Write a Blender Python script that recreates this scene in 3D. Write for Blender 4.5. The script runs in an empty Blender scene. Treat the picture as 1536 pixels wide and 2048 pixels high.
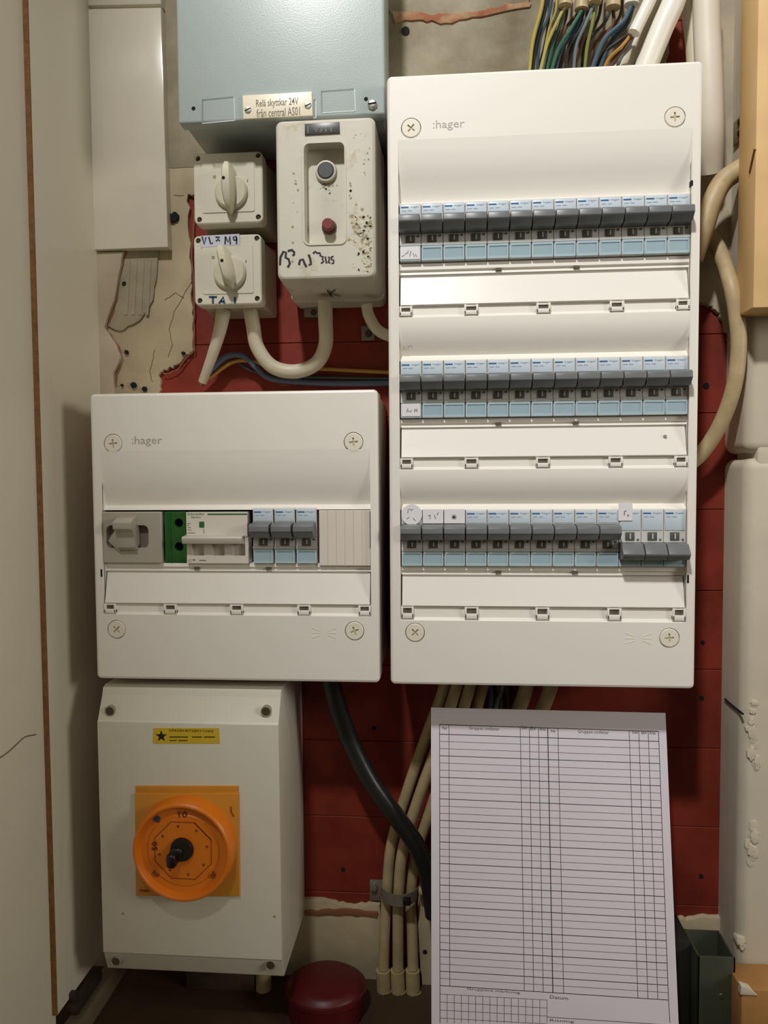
import bpy, bmesh, math, random
from mathutils import Vector, Matrix
random.seed(7)
S = bpy.context.scene
COL = S.collection

# ------------------------------------------------------------------ camera
CAM = Vector((0, -0.67, 0)); FPX = 1500.0
yaw, pitch, roll = 0.0811, -0.0489, -0.0068
R0 = Matrix.Rotation(yaw, 3, 'Z') @ Matrix.Rotation(pitch, 3, 'X')
_r, _u, FW = R0 @ Vector((1, 0, 0)), R0 @ Vector((0, 0, 1)), R0 @ Vector((0, 1, 0))
RT = _r * math.cos(roll) + _u * math.sin(roll)
UP = -_r * math.sin(roll) + _u * math.cos(roll)
cd = bpy.data.cameras.new('camera'); cam = bpy.data.objects.new('camera', cd); COL.objects.link(cam)
M = Matrix((RT, UP, -FW)).transposed().to_4x4(); M.translation = CAM; cam.matrix_world = M
cd.sensor_fit = 'VERTICAL'; cd.sensor_height = 36.0; cd.sensor_width = 27.0
cd.lens = 36.0 * FPX / 2048.0
cd.clip_start = 0.01; cd.clip_end = 50
S.camera = cam

# ------------------------------------------------------------------ light
w = bpy.data.worlds.new('world'); S.world = w; w.use_nodes = True
w.node_tree.nodes['Background'].inputs[0].default_value = (1.0, 0.86, 0.66, 1)
_n = w.node_tree; _tc = _n.nodes.new('ShaderNodeTexCoord'); _sx = _n.nodes.new('ShaderNodeSeparateXYZ'); _mr = _n.nodes.new('ShaderNodeMapRange')
_n.links.new(_tc.outputs['Generated'], _sx.inputs[0]); _n.links.new(_sx.outputs['Z'], _mr.inputs['Value'])
_mr.inputs['From Min'].default_value = -0.55; _mr.inputs['From Max'].default_value = 0.5    # dim floor, brighter ceiling
_mr.inputs['To Min'].default_value = 0.03; _mr.inputs['To Max'].default_value = 0.17
_n.links.new(_mr.outputs['Result'], _n.nodes['Background'].inputs[1])
ld = bpy.data.lights.new('ceiling_lamp_light', 'SPOT'); ld.shadow_soft_size = 0.05
ld.spot_size = math.radians(51); ld.spot_blend = 1.0
ld.energy = 77.0; ld.color = (1.0, 0.985, 0.955)
lo = bpy.data.objects.new('ceiling_lamp_light', ld); COL.objects.link(lo)
lo.location = (-0.21, -1.10, 1.20)
lo.rotation_euler = (Vector((0.19, -0.09, 0.29)) - lo.location).to_track_quat('-Z', 'Y').to_euler()
l2 = bpy.data.lights.new('side_fill_light', 'AREA'); l2.shape = 'DISK'; l2.size = 0.45  # unseen fill light, added at the right to brighten the left boards
l2.energy = 7.0; l2.color = (1.0, 0.92, 0.80)
lo2 = bpy.data.objects.new('side_fill_light', l2); COL.objects.link(lo2)
lo2.location = (1.40, -0.90, 0.35)
lo2.rotation_euler = (Vector((-0.1, -0.1, 0.0)) - lo2.location).to_track_quat('-Z', 'Y').to_euler()
S.view_settings.view_transform = 'Standard'; S.view_settings.look = 'None'
S.view_settings.gamma = 1.0; S.view_settings.exposure = 0.0; S.view_settings.use_curve_mapping = False

# ------------------------------------------------------------------ helpers
def W(px, py, y):
    d = FW + RT * ((px - 768) / FPX) - UP * ((py - 1024) / FPX)
    return CAM + d * ((y - CAM.y) / d.y)
def XZ(px, py, y):
    p = W(px, py, y); return (p.x, p.z)
def lin(c):
    c = c / 255.0
    return c / 12.92 if c <= 0.04045 else ((c + 0.055) / 1.055) ** 2.4
MATS = {}
def mat(name, rgb, rough=0.5, metal=0.0, bump=0.0, bscale=200.0, vary=0.0, vscale=12.0, rgb2=None, coat=0.0,
        alpha=1.0, thresh=None, spec=0.5):
    if name in MATS: return MATS[name]
    m = bpy.data.materials.new(name); m.use_nodes = True; nt = m.node_tree
    b = nt.nodes['Principled BSDF']
    c1 = [lin(v) for v in rgb] + [1]
    b.inputs['Base Color'].default_value = c1
    b.inputs['Roughness'].default_value = rough; b.inputs['Metallic'].default_value = metal
    b.inputs['Coat Weight'].default_value = coat; b.inputs['Alpha'].default_value = alpha
    b.inputs['Specular IOR Level'].default_value = spec
    tc = nt.nodes.new('ShaderNodeTexCoord')
    if vary or rgb2:
        n = nt.nodes.new('ShaderNodeTexNoise'); n.inputs['Scale'].default_value = vscale
        n.inputs['Detail'].default_value = 6; n.inputs['Roughness'].default_value = 0.62
        nt.links.new(tc.outputs['Object'], n.inputs['Vector'])
        r = nt.nodes.new('ShaderNodeValToRGB')
        lo_, hi_ = thresh if thresh else (0.35, 0.65)
        r.color_ramp.elements[0].position = lo_; r.color_ramp.elements[1].position = hi_
        c2 = [lin(v) for v in rgb2] + [1] if rgb2 else [min(1, v * (1 - vary)) for v in c1[:3]] + [1]
        r.color_ramp.elements[0].color = c2; r.color_ramp.elements[1].color = c1
        nt.links.new(n.outputs['Fac'], r.inputs['Fac']); nt.links.new(r.outputs['Color'], b.inputs['Base Color'])
    if bump:
        n2 = nt.nodes.new('ShaderNodeTexNoise'); n2.inputs['Scale'].default_value = bscale
        n2.inputs['Detail'].default_value = 5
        bp = nt.nodes.new('ShaderNodeBump'); bp.inputs['Strength'].default_value = bump
        bp.inputs['Distance'].default_value = 0.001
        nt.links.new(tc.outputs['Object'], n2.inputs['Vector'])
        nt.links.new(n2.outputs['Fac'], bp.inputs['Height']); nt.links.new(bp.outputs['Normal'], b.inputs['Normal'])
    MATS[name] = m; return m

plastic = mat('white_enclosure_plastic', (240, 236, 228), 0.42, bump=0.03, bscale=1500)
plastic_gloss = mat('white_flap_plastic', (242, 238, 231), 0.28)
screw_m = mat('ivory_screw_plastic', (236, 230, 216), 0.4)
cross_m = mat('screw_cross_shade', (196, 186, 160), 0.6)
dark_m = mat('dark_interior', (26, 23, 20), 0.8)
logo_m = mat('grey_print', (176, 172, 164), 0.5)
brk_m = mat('breaker_body_grey', (206, 207, 205), 0.4)
brk_dark = mat('breaker_toggle_dark', (112, 115, 118), 0.38)
slot_m = mat('breaker_slot', (84, 84, 82), 0.5)
tick_m = mat('slot_tick', (190, 190, 186), 0.5)
label_m = mat('breaker_rating_label', (200, 214, 226), 0.4)
blue_m = mat('blue_print', (60, 108, 150), 0.4)
pgrey = mat('pale_grey_print', (140, 152, 162), 0.5)
win_m = mat('label_window_clear_blue', (180, 206, 216), 0.16, coat=0.4, alpha=0.72)
winf_m = mat('label_window_frame', (190, 214, 224), 0.2, coat=0.3, alpha=0.85)
paper_m = mat('white_paper', (226, 222, 232), 0.75, vary=0.06, vscale=8)
sticker_m = mat('white_sticker', (232, 230, 234), 0.6)
ink_m = mat('ink_black', (34, 32, 36), 0.6)
ink_soft = mat('ink_grey', (98, 94, 108), 0.6)
inkb_m = mat('ink_blue', (30, 66, 104), 0.5)
steel_m = mat('blue_grey_painted_steel', (178, 191, 191), 0.36, spec=0.8, bump=0.12, bscale=900, vary=0.05, vscale=20)
groove_shade_m = mat('blue_grey_groove_shade', (120, 132, 132), 0.5)  # shaded copy of the cabinet paint
cream_m = mat('cream_nameplate', (246, 238, 216), 0.35)
nickel = mat('nickel_screw', (190, 188, 180), 0.3, metal=0.8)
sw_m = mat('old_white_bakelite', (214, 208, 192), 0.45, bump=0.05, bscale=500)
sw_side = mat('old_switch_body', (176, 166, 146), 0.5, bump=0.05, bscale=500)
knob_m = mat('ivory_knob', (208, 202, 180), 0.35)
hole_m = mat('black_hole', (16, 14, 12), 0.9)
starter_m = mat('chipped_grey_paint', (206, 202, 188), 0.5, bump=0.2, bscale=120, rgb2=(180, 168, 140), vscale=38, thresh=(0.30, 0.40))
chip_m = mat('bare_chip', (166, 152, 120), 0.8, bump=0.3, bscale=400)
chipl_m = mat('pale_chip', (216, 208, 184), 0.8)
red_btn = mat('dark_red_button', (120, 50, 46), 0.35)
dk_btn = mat('dark_grey_button', (70, 72, 70), 0.35)
tag_dark = mat('dark_name_tag', (74, 76, 74), 0.35)
tag_txt = mat('tag_text', (112, 116, 112), 0.5)
box_m = mat('light_grey_steel_box', (222, 218, 204), 0.38, bump=0.03, bscale=900)
orange_m = mat('orange_plastic', (232, 128, 24), 0.4)
yel_m = mat('orange_yellow_plate', (214, 146, 48), 0.45)
obrown = mat('orange_relief', (150, 72, 10), 0.5)
black_m = mat('black_plastic', (24, 22, 22), 0.32)
ysticker = mat('yellow_sticker', (214, 184, 44), 0.5)
ytext = mat('brown_text', (84, 62, 10), 0.6)
green_m = mat('green_terminal', (30, 92, 34), 0.45)
sgreen = mat('green_print', (40, 104, 54), 0.5)
sch_m = mat('white_breaker_plastic', (224, 218, 208), 0.38)
sch_d = mat('white_breaker_toggle', (206, 200, 190), 0.4)
lever_m = mat('taupe_switch_plastic', (176, 170, 156), 0.42)
lever_d = mat('taupe_recess', (128, 120, 106), 0.5)
blank_m = mat('blanking_plastic', (228, 220, 208), 0.42)
red_m = mat('red_painted_block', (144, 53, 37), 0.6, spec=0.3, bump=0.5, bscale=60, vary=0.5, vscale=11)
plaster = mat('old_plaster', (196, 180, 148), 0.8, bump=0.5, bscale=70, vary=0.25, vscale=16)
plaster2 = mat('grey_plaster', (176, 164, 140), 0.8, bump=0.7, bscale=60, vary=0.3, vscale=24)
rim_m = mat('brown_broken_edge', (140, 92, 66), 0.85, bump=0.6, bscale=160)
concrete = mat('stained_concrete', (172, 164, 142), 0.85, bump=0.9, bscale=50, rgb2=(118, 106, 82), vscale=11, thresh=(0.35, 0.66))
tile_m = mat('glazed_tile', (232, 224, 208), 0.16, vary=0.07, vscale=7)
rightw = mat('white_painted_brick', (206, 196, 178), 0.7, bump=0.35, bscale=45, vary=0.12, vscale=10)
leftw = mat('laminate_board', (226, 221, 204), 0.35)
chipb = mat('chipboard_edge', (148, 108, 62), 0.8, bump=0.5, bscale=700, vary=0.35, vscale=160)
cable_m = mat('beige_cable', (212, 202, 180), 0.45, bump=0.1, bscale=150, vary=0.08, vscale=30)
cable_o = mat('old_beige_cable', (190, 170, 130), 0.5, bump=0.2, bscale=120, vary=0.25, vscale=40)
cable_w = mat('white_cable', (234, 230, 220), 0.4)
cable_k = mat('black_cable', (30, 31, 31), 0.35, bump=0.1, bscale=200)
wy = mat('yellow_wire', (178, 164, 84), 0.4); wg = mat('green_wire', (52, 104, 80), 0.4)
wb = mat('blue_wire', (60, 86, 104), 0.4); wk = mat('dark_wire', (46, 46, 46), 0.4)
wo = mat('ochre_wire', (170, 126, 50), 0.4); wbr = mat('brown_wire', (92, 60, 42), 0.45)
wgy = mat('grey_blue_wire', (104, 118, 126), 0.4)
wood_m = mat('pine_timber', (236, 198, 140), 0.6, bump=0.15, bscale=60, vary=0.14, vscale=14)
knot_m = mat('dark_knot', (92, 58, 28), 0.8)
floor_m = mat('brown_floor', (74, 54, 32), 0.7, bump=0.3, bscale=50, vary=0.3, vscale=12)
bucket_m = mat('dark_red_plastic', (86, 18, 22), 0.4)
green_steel = mat('dark_green_steel', (68, 72, 58), 0.4, bump=0.1, bscale=300, vary=0.15, vscale=40)
clamp_m = mat('galvanised_clamp', (150, 146, 130), 0.45, metal=0.5, vary=0.3, vscale=60)
conduit_m = mat('dirty_conduit', (196, 176, 130), 0.6, bump=0.3, bscale=80, vary=0.3, vscale=40)

def nb(): return bmesh.new()
def merge(bm, t):
    me = bpy.data.meshes.new('tmp'); t.to_mesh(me); t.free(); bm.from_mesh(me); bpy.data.meshes.remove(me)
def box(bm, x0, x1, y0, y1, z0, z1, bev=0.0, seg=2):
    t = bmesh.new()
    bmesh.ops.create_cube(t, size=1.0)
    for v in t.verts:
        v.co = Vector(((x0 + x1) / 2 + v.co.x * (x1 - x0), (y0 + y1) / 2 + v.co.y * (y1 - y0), (z0 + z1) / 2 + v.co.z * (z1 - z0)))
    if bev: bmesh.ops.bevel(t, geom=t.edges[:], offset=bev, segments=seg, affect='EDGES', profile=0.5)
    bmesh.ops.recalc_face_normals(t, faces=t.faces[:])
    merge(bm, t); return bm
def hexa(bm, front, back, bev=0.0, seg=2):
    """front/back: 4 Vectors each, same winding"""
    t = bmesh.new(); f = [t.verts.new(p) for p in front]; b = [t.verts.new(p) for p in back]
    t.faces.new(f); t.faces.new(b[::-1])
    for i in range(4):
        j = (i + 1) % 4; t.faces.new((f[i], b[i], b[j], f[j]))
    bmesh.ops.recalc_face_normals(t, faces=t.faces[:])
    if bev: bmesh.ops.bevel(t, geom=t.edges[:], offset=bev, segments=seg, affect='EDGES', profile=0.5)
    merge(bm, t); return bm
def prof_x(bm, prof, x0, x1, closed=False, bev=0.0):
    t = bmesh.new()
    a = [t.verts.new((x0, y, z)) for y, z in prof]; b = [t.verts.new((x1, y, z)) for y, z in prof]
    n = len(prof)
    for i in range(n if closed else n - 1):
        j = (i + 1) % n; t.faces.new((a[i], a[j], b[j], b[i]))
    if closed:
        t.faces.new(a[::-1]); t.faces.new(b); bmesh.ops.recalc_face_normals(t, faces=t.faces[:])
        if bev: bmesh.ops.bevel(t, geom=t.edges[:], offset=bev, segments=2, affect='EDGES', profile=0.5)
    else:
        bmesh.ops.recalc_face_normals(t, faces=t.faces[:])
        if sum(f.normal.y * f.calc_area() for f in t.faces) > 0: bmesh.ops.reverse_faces(t, faces=t.faces[:])
    merge(bm, t); return bm
def prism(bm, poly, yf, yb, bev=0.0):
    t = bmesh.new()
    a = [t.verts.new((x, yf, z)) for x, z in poly]; b = [t.verts.new((x, yb, z)) for x, z in poly]
    fa = t.faces.new(a); t.faces.new(b[::-1]); n = len(poly)
    for i in range(n):
        j = (i + 1) % n; t.faces.new((a[i], b[i], b[j], a[j]))
    bmesh.ops.recalc_face_normals(t, faces=t.faces[:])
    if bev:
        es = [e for e in t.edges if all(abs(v.co.y - yf) < 1e-7 for v in e.verts)]
        bmesh.ops.bevel(t, geom=es, offset=bev, segments=2, affect='EDGES', profile=0.5)
    bmesh.ops.triangulate(t, faces=[f for f in t.faces if len(f.verts) > 4])
    merge(bm, t); return bm
def rrect(x0, x1, z0, z1, r, n=5):
    out = []
    for cx, cz, a0 in ((x1 - r, z1 - r, 0), (x0 + r, z1 - r, 90), (x0 + r, z0 + r, 180), (x1 - r, z0 + r, 270)):
        for k in range(n + 1):
            a = math.radians(a0 + 90 * k / n); out.append((cx + r * math.cos(a), cz + r * math.sin(a)))
    return out
def circle(cx, cz, r, n=28, a0=0.0):
    return [(cx + r * math.cos(a0 + 2 * math.pi * k / n), cz + r * math.sin(a0 + 2 * math.pi * k / n)) for k in range(n)]
def loopverts(t, pts, y): return [t.verts.new((x, y, z)) for x, z in pts]
def plate(bm, outer, holes, y, depth=0.002, odepth=None, steps=None):
    """front face with through holes; steps: list of (loop, y) outward loops continuing the outer edge"""
    t = bmesh.new(); edges = []
    o = loopverts(t, outer, y); hs = [loopverts(t, h, y) for h in holes]
    for L in [o] + hs:
        for i in range(len(L)): edges.append(t.edges.new((L[i], L[(i + 1) % len(L)])))
    bmesh.ops.triangle_fill(t, use_beauty=True, use_dissolve=False, edges=edges, normal=(0, -1, 0))
    for f in t.faces:
        f.normal_update()
        if f.normal.y > 0: f.normal_flip()
    def skirt(L, pts, yy, flip):
        b = loopverts(t, pts, yy)
        for i in range(len(L)):
            j = (i + 1) % len(L)
            f = t.faces.new((L[i], L[j], b[j], b[i]) if flip else (L[i], b[i], b[j], L[j]))
        return b
    for L, h in zip(hs, holes): skirt(L, h, y + depth, True)
    cur = o
    if steps:
        for pts, yy in steps: cur = skirt(cur, pts, yy, False)
    else: skirt(o, outer, y + (odepth if odepth is not None else depth), False)
    merge(bm, t); return bm
def spline(pts, sub=10):
    P = [Vector(p) for p in pts]
    if len(P) < 3: return [P[0].lerp(P[-1], k / sub) for k in range(sub + 1)]
    Q = [2 * P[0] - P[1]] + P + [2 * P[-1] - P[-2]]; out = []
    for i in range(1, len(Q) - 2):
        a, b, c, d = Q[i - 1], Q[i], Q[i + 1], Q[i + 2]
        for k in range(sub):
            s = k / sub
            out.append(0.5 * ((2 * b) + (c - a) * s + (2 * a - 5 * b + 4 * c - d) * s * s + (3 * b - a - 3 * c + d) * s ** 3))
    out.append(P[-1]); return out
def tube(bm, pts, r, seg=14, smooth=True, sub=10, r1=None):
    P = spline(pts, sub) if smooth else [Vector(p) for p in pts]
    t = bmesh.new(); rings = []; up = Vector((0.13, 1, 0.07)).normalized(); n = len(P)
    for i, p in enumerate(P):
        d = (P[min(i + 1, n - 1)] - P[max(i - 1, 0)]).normalized()
        s = d.cross(up).normalized(); u = s.cross(d).normalized()
        rr = r if r1 is None else r + (r1 - r) * i / (n - 1)
        rings.append([t.verts.new(p + (s * math.cos(2 * math.pi * k / seg) + u * math.sin(2 * math.pi * k / seg)) * rr) for k in range(seg)])
    for a, b in zip(rings, rings[1:]):
        for k in range(seg):
            j = (k + 1) % seg; t.faces.new((a[k], a[j], b[j], b[k]))
    t.faces.new(rings[0][::-1]); t.faces.new(rings[-1])
    bmesh.ops.recalc_face_normals(t, faces=t.faces[:]); merge(bm, t); return bm
def ring(bm, cx, cz, prof, seg=32, sx=1.0, sz=1.0):
    """revolve (r, y) profile about an axis along Y"""
    t = bmesh.new(); rs = []
    for r, y in prof:
        rs.append([t.verts.new((cx + sx * r * math.cos(2 * math.pi * k / seg), y, cz + sz * r * math.sin(2 * math.pi * k / seg))) for k in range(seg)] if r > 0 else [t.verts.new((cx, y, cz))])
    for a, b in zip(rs, rs[1:]):
        for k in range(seg):
            j = (k + 1) % seg
            if len(a) == 1: t.faces.new((a[0], b[k], b[j]))
            elif len(b) == 1: t.faces.new((a[k], a[j], b[0]))
            else: t.faces.new((a[k], a[j], b[j], b[k]))
    bmesh.ops.recalc_face_normals(t, faces=t.faces[:])
    if sum(f.normal.y * f.calc_area() for f in t.faces) > 0: bmesh.ops.reverse_faces(t, faces=t.faces[:])
    merge(bm, t); return bm
def ribbon(bm, pts, wd, y, th=0.00012):
    """flat stroke in the xz plane"""
    n = len(pts)
    if n < 2: return bm
    L = []; Rr = []
    for i in range(n):
        a = Vector(pts[max(i - 1, 0)]); b = Vector(pts[min(i + 1, n - 1)]); d = (b - a)
        d = d.normalized() if d.length > 1e-9 else Vector((1, 0)); nn = Vector((-d.y, d.x)) * wd / 2
        p = Vector(pts[i]); L.append(p + nn); Rr.append(p - nn)
    t = bmesh.new()
    lf = [t.verts.new((p.x, y - th, p.y)) for p in L]; rf = [t.verts.new((p.x, y - th, p.y)) for p in Rr]
    lb = [t.verts.new((p.x, y, p.y)) for p in L]; rb = [t.verts.new((p.x, y, p.y)) for p in Rr]
    for i in range(n - 1):
        t.faces.new((lf[i], lf[i + 1], rf[i + 1], rf[i])); t.faces.new((lf[i], lb[i], lb[i + 1], lf[i + 1]))
        t.faces.new((rf[i], rf[i + 1], rb[i + 1], rb[i]))
    bmesh.ops.recalc_face_normals(t, faces=t.faces[:])
    if sum(f.normal.y * f.calc_area() for f in t.faces) > 0: bmesh.ops.reverse_faces(t, faces=t.faces[:])
    merge(bm, t); return bm
def text(bm, s, x0, x1, z0, z1, y, th=0.00012, rot=0.0, bold=0.0):
    """block lettering scaled into the box x0..x1, z0..z1 on the plane y"""
    cu = bpy.data.curves.new('tmpfont', 'FONT'); cu.body = s; cu.resolution_u = 2; cu.offset = bold
    o = bpy.data.objects.new('tmpfont', cu); COL.objects.link(o)
    dg = bpy.context.evaluated_depsgraph_get(); dg.update()
    me = bpy.data.meshes.new_from_object(o.evaluated_get(dg))
    bpy.data.objects.remove(o); bpy.data.curves.remove(cu)
    if not me.vertices: return bm
    xs = [v.co.x for v in me.vertices]; ys = [v.co.y for v in me.vertices]
    ax, bx, ay, by = min(xs), max(xs), min(ys), max(ys)
    cx, cz = (x0 + x1) / 2, (z0 + z1) / 2
    for v in me.vertices:
        u = (v.co.x - (ax + bx) / 2) / max(bx - ax, 1e-6) * (x1 - x0); q = (v.co.y - (ay + by) / 2) / max(by - ay, 1e-6) * (z1 - z0)
        v.co = (cx + u * math.cos(rot) - q * math.sin(rot), y - th, cz + u * math.sin(rot) + q * math.cos(rot))
    t = bmesh.new(); t.from_mesh(me); bpy.data.meshes.remove(me)
    for f in t.faces:
        f.normal_update()
        if f.normal.y > 0: f.normal_flip()
    r = bmesh.ops.extrude_face_region(t, geom=t.faces[:])
    for v in [g for g in r['geom'] if isinstance(g, bmesh.types.BMVert)]: v.co.y = y
    bmesh.ops.recalc_face_normals(t, faces=t.faces[:])
    merge(bm, t); return bm
def finish(name, bm, m, origin, ang=32):
    for v in bm.verts: v.co -= origin
    me = bpy.data.meshes.new(name); bm.to_mesh(me); bm.free()
    me.materials.append(m)
    for p in me.polygons: p.use_smooth = True
    me.set_sharp_from_angle(angle=math.radians(ang))
    o = bpy.data.objects.new(name, me); COL.objects.link(o); return o
def root_of(o):
    while o.parent: o = o.parent
    return o
def thing(name, label, cat, loc, group=None):
    o = bpy.data.objects.new(name, None); COL.objects.link(o); o.location = loc; o.empty_display_size = 0.01
    o['label'] = label; o['category'] = cat
    if group: o['group'] = group
    return o
def part(name, bm, m, parent, label=None, ang=32, stuff=False):
    o = finish(name, bm, m, Vector(root_of(parent).location), ang); o.parent = parent
    if label: o['label'] = label
    if stuff: o['kind'] = 'stuff'
    return o
def solo(name, bm, m, label, cat, group=None):
    bm.verts.ensure_lookup_table()
    xs = [v.co.x for v in bm.verts]; ys = [v.co.y for v in bm.verts]; zs = [v.co.z for v in bm.verts]
    org = Vector(((min(xs) + max(xs)) / 2, (min(ys) + max(ys)) / 2, min(zs)))
    o = finish(name, bm, m, org); o.location = org
    o['label'] = label; o['category'] = cat
    if group: o['group'] = group
    return o
def struct(name, bm, m, parent=None):
    o = finish(name, bm, m, Vector((0, 0, 0)))
    if parent: o.parent = parent
    else: o['kind'] = 'structure'
    return o
def copy_tree(o, parent=None):
    c = o.copy(); COL.objects.link(c); c.parent = parent
    for ch in list(o.children): copy_tree(ch, c)
    return c
def jag(pts, amp, n=6, closed=True):
    out = []; m = len(pts)
    for i in range(m if closed else m - 1):
        a = Vector(pts[i]); b = Vector(pts[(i + 1) % m]); d = b - a; nn = Vector((-d.y, d.x)).normalized() if d.length > 0 else Vector((0, 0))
        out.append((a.x, a.y))
        for k in range(1, n):
            s = k / n; p = a + d * s + nn * random.uniform(-amp, amp); out.append((p.x, p.y))
    return out
def pxpoly(pts, y): return [XZ(px, py, y) for px, py in pts]
def pts3(lst): return [W(px, py, y) for px, py, y in lst]

# ================================================================== SETTING
# red painted block wall behind everything
bm = nb(); zs = [W(1100, p, 0).z for p in (-420, -260, -100, 55, 210, 365, 520, 675, 830, 1020, 1180, 1335, 1490, 1645, 1800, 1960)] + [-0.463]
for a, b in zip(zs, zs[1:]):
    box(bm, -0.34, 0.30, 0.0, 0.03, b + 0.0002, a - 0.0002, 0.0005, 1)
struct('wall_back', bm, red_m)
bm = nb(); box(bm, -0.45, 0.30, 0.028, 0.05, -0.47, 0.72); struct('wall_back_core', bm, plaster2)
# plaster left of the switches
poly = [(150, 280), (440, 290), (440, 384), (376, 388), (380, 500), (386, 615), (386, 700), (352, 730), (320, 745), (318, 800), (150, 800)]
bm = nb(); prism(bm, jag(pxpoly(poly, -.004), 0.0016, 8), -0.004, 0.0005, 0.0008); struct('wall_back_plaster', bm, plaster)
bm = nb(); prism(bm, jag(pxpoly([(300, -90), (420, -90), (430, 335), (330, 335)], -.0045), 0.001, 6), -0.0045, 0.0005, 0.0006); struct('wall_back_plaster', bm, plaster2)
# grooved tile bed where a tile fell off
poly = [(250, 498), (318, 500), (312, 560), (306, 600), (280, 640), (240, 662), (214, 652), (226, 600), (232, 545)]
bm = nb(); prism(bm, jag(pxpoly(poly, -.006), 0.0008, 5), -0.006, -0.003, 0.0006)
for k in range(4):
    x, z = XZ(258 + 14 * k, 520, -.006); x2, z2 = XZ(252 + 14 * k, 630, -.006); ribbon(bm, [(x, z), (x2, z2)], 0.003, -0.006, 0.0005)
struct('wall_back_tile_bed', bm, plaster2)
bm = nb()
ribbon(bm, jag(pxpoly([(254, 502), (240, 548), (234, 600), (218, 646), (210, 656)], -.006), 0.0006, 5, False), 0.0014, -0.0061, 0.0004)
ribbon(bm, jag(pxpoly([(212, 658), (236, 690), (244, 716), (232, 745), (230, 785)], -.006), 0.0006, 5, False), 0.0014, -0.0061, 0.0004)
ribbon(bm, jag(pxpoly([(388, 420), (384, 520), (388, 610), (390, 700), (350, 742), (322, 748)], -.004), 0.0010, 6, False), 0.0010, -0.0042, 0.0004)
struct('wall_back_broken_edges', bm, rim_m)
# holes and cracks in plaster
bm = nb()
for px, py, r in ((347, 434, .0045), (248, 567, .002), (252, 704, .0018), (266, 770, .0026), (288, 778, .0022), (243, 770, .0012), (366, 706, .0015)):
    x, z = XZ(px, py, -.0065); prism(bm, jag(circle(x, z, r, 8), r * .25, 3), -0.0066, -0.004)
for ln in ([(385, 560), (350, 620), (338, 660), (345, 690), (335, 720)], [(330, 600), (352, 585), (372, 600)], [(310, 700), (300, 740), (306, 770)], [(348, 390), (372, 392)]):
    pass
struct('wall_back_holes', bm, hole_m)
bm = nb()
for ln in ([(385, 560), (350, 620), (338, 660), (345, 690), (335, 720)], [(330, 600), (352, 585), (372, 600)], [(310, 700), (300, 740), (306, 770)], [(348, 390), (372, 392)]):
    ribbon(bm, jag(pxpoly(ln, -.004), 0.0005, 5, False), 0.0006, -0.004, 0.0002)
struct('wall_back_cracks', bm, mat('crack_brown', (120, 100, 72), .9))
# glazed tiles on the left
def tile(poly, yf):
    bm = nb(); prism(bm, pxpoly(poly, yf), yf, yf + 0.012, 0.0012); return bm
struct('wall_back_tile', tile([(120, 18), (322, 14), (336, 494), (120, 502)], -0.014), tile_m)
struct('wall_back_tile', tile([(120, -150), (322, -150), (322, 8), (120, 12)], -0.014), tile_m)
bm = nb(); prism(bm, jag(pxpoly([(120, 506), (246, 503), (238, 545), (228, 600), (208, 655), (232, 690), (240, 716), (226, 745), (228, 800), (120, 800)], -.010), .0004, 3), -0.010, -0.003, 0.0006)
struct('wall_back_tile', bm, mat('worn_tile', (186, 172, 150), 0.4, vary=0.1, vscale=30, bump=.2, bscale=90))
# grey concrete above, with brick showing through
poly = [(740, -140), (1352, -140), (1345, 60), (1330, 150), (1330, 240), (740, 240)]
bm = nb(); prism(bm, jag(pxpoly(poly, -.006), 0.0015, 6), -0.006, 0.0005, 0.001); struct('wall_back_concrete', bm, concrete)
bm = nb(); prism(bm, jag(pxpoly([(780, 20), (860, 30), (900, 28), (980, 16), (1060, 0), (1060, 14), (960, 34), (890, 46), (845, 40), (790, 46)], -.007), 0.0014, 5), -0.0075, -0.005, 0.0004)
struct('wall_back_brick', bm, mat('exposed_brick', (150, 92, 66), 0.85, bump=.8, bscale=90, rgb2=(178, 152, 118), vscale=40, thresh=(.4, .6)))
bm = nb(); x, z = XZ(811, 62, -.0065); prism(bm, circle(x, z, .0035, 10), -0.0072, -0.005); struct('wall_back_holes', bm, hole_m)
# plaster right of the tall panel and along the bottom
bm = nb(); prism(bm, jag(pxpoly([(1396, -140), (1520, -140), (1520, 690), (1462, 690), (1448, 640), (1425, 612), (1396, 600)], -.005), 0.0016, 7), -0.005, 0.0005, 0.001); struct('wall_back_plaster', bm, plaster2)
bm = nb(); prism(bm, jag(pxpoly([(100, 1790), (640, 1800), (700, 1812), (760, 1808), (770, 1990), (100, 1990)], -.005), 0.0012, 8), -0.005, 0.0005, 0.001)
prism(bm, jag(pxpoly([(1330, 1842), (1380, 1838), (1460, 1832), (1460, 1990), (1330, 1990)], -.005), 0.0012, 8), -0.005, 0.0005, 0.001)
struct('wall_back_plaster', bm, plaster)
bm = nb(); prism(bm, jag(pxpoly([(610, 1822), (680, 1818), (755, 1824), (755, 1836), (690, 1830), (612, 1832)], -.0065), 0.0008, 6), -0.0065, -0.0045, 0.0003); struct('wall_back_broken_edges', bm, rim_m)
bm = nb(); prism(bm, jag(pxpoly([(838, 1790), (900, 1790), (900, 2040), (850, 2040), (843, 1960), (835, 1900)], -.009), 0.0012, 6), -0.009, 0.0005, 0.001); struct('wall_back_plaster', bm, plaster)
bm = nb()
for px, py, r in ((686, 1739, .002), (748, 1456, .0022), (1403, 1396, .0022), (1412, 772, .0028), (1402, 1752, .0022), (850, 1905, .002), (860, 1995, .0022), (1405, 1285, .002)):
    x, z = XZ(px, py, -.010 if px == 850 or px == 860 else 0); yy = -.0095 if px in (850, 860) else -.0004
    prism(bm, circle(x, z, r, 10), yy, yy + .002)
struct('wall_back_holes', bm, hole_m)
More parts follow.
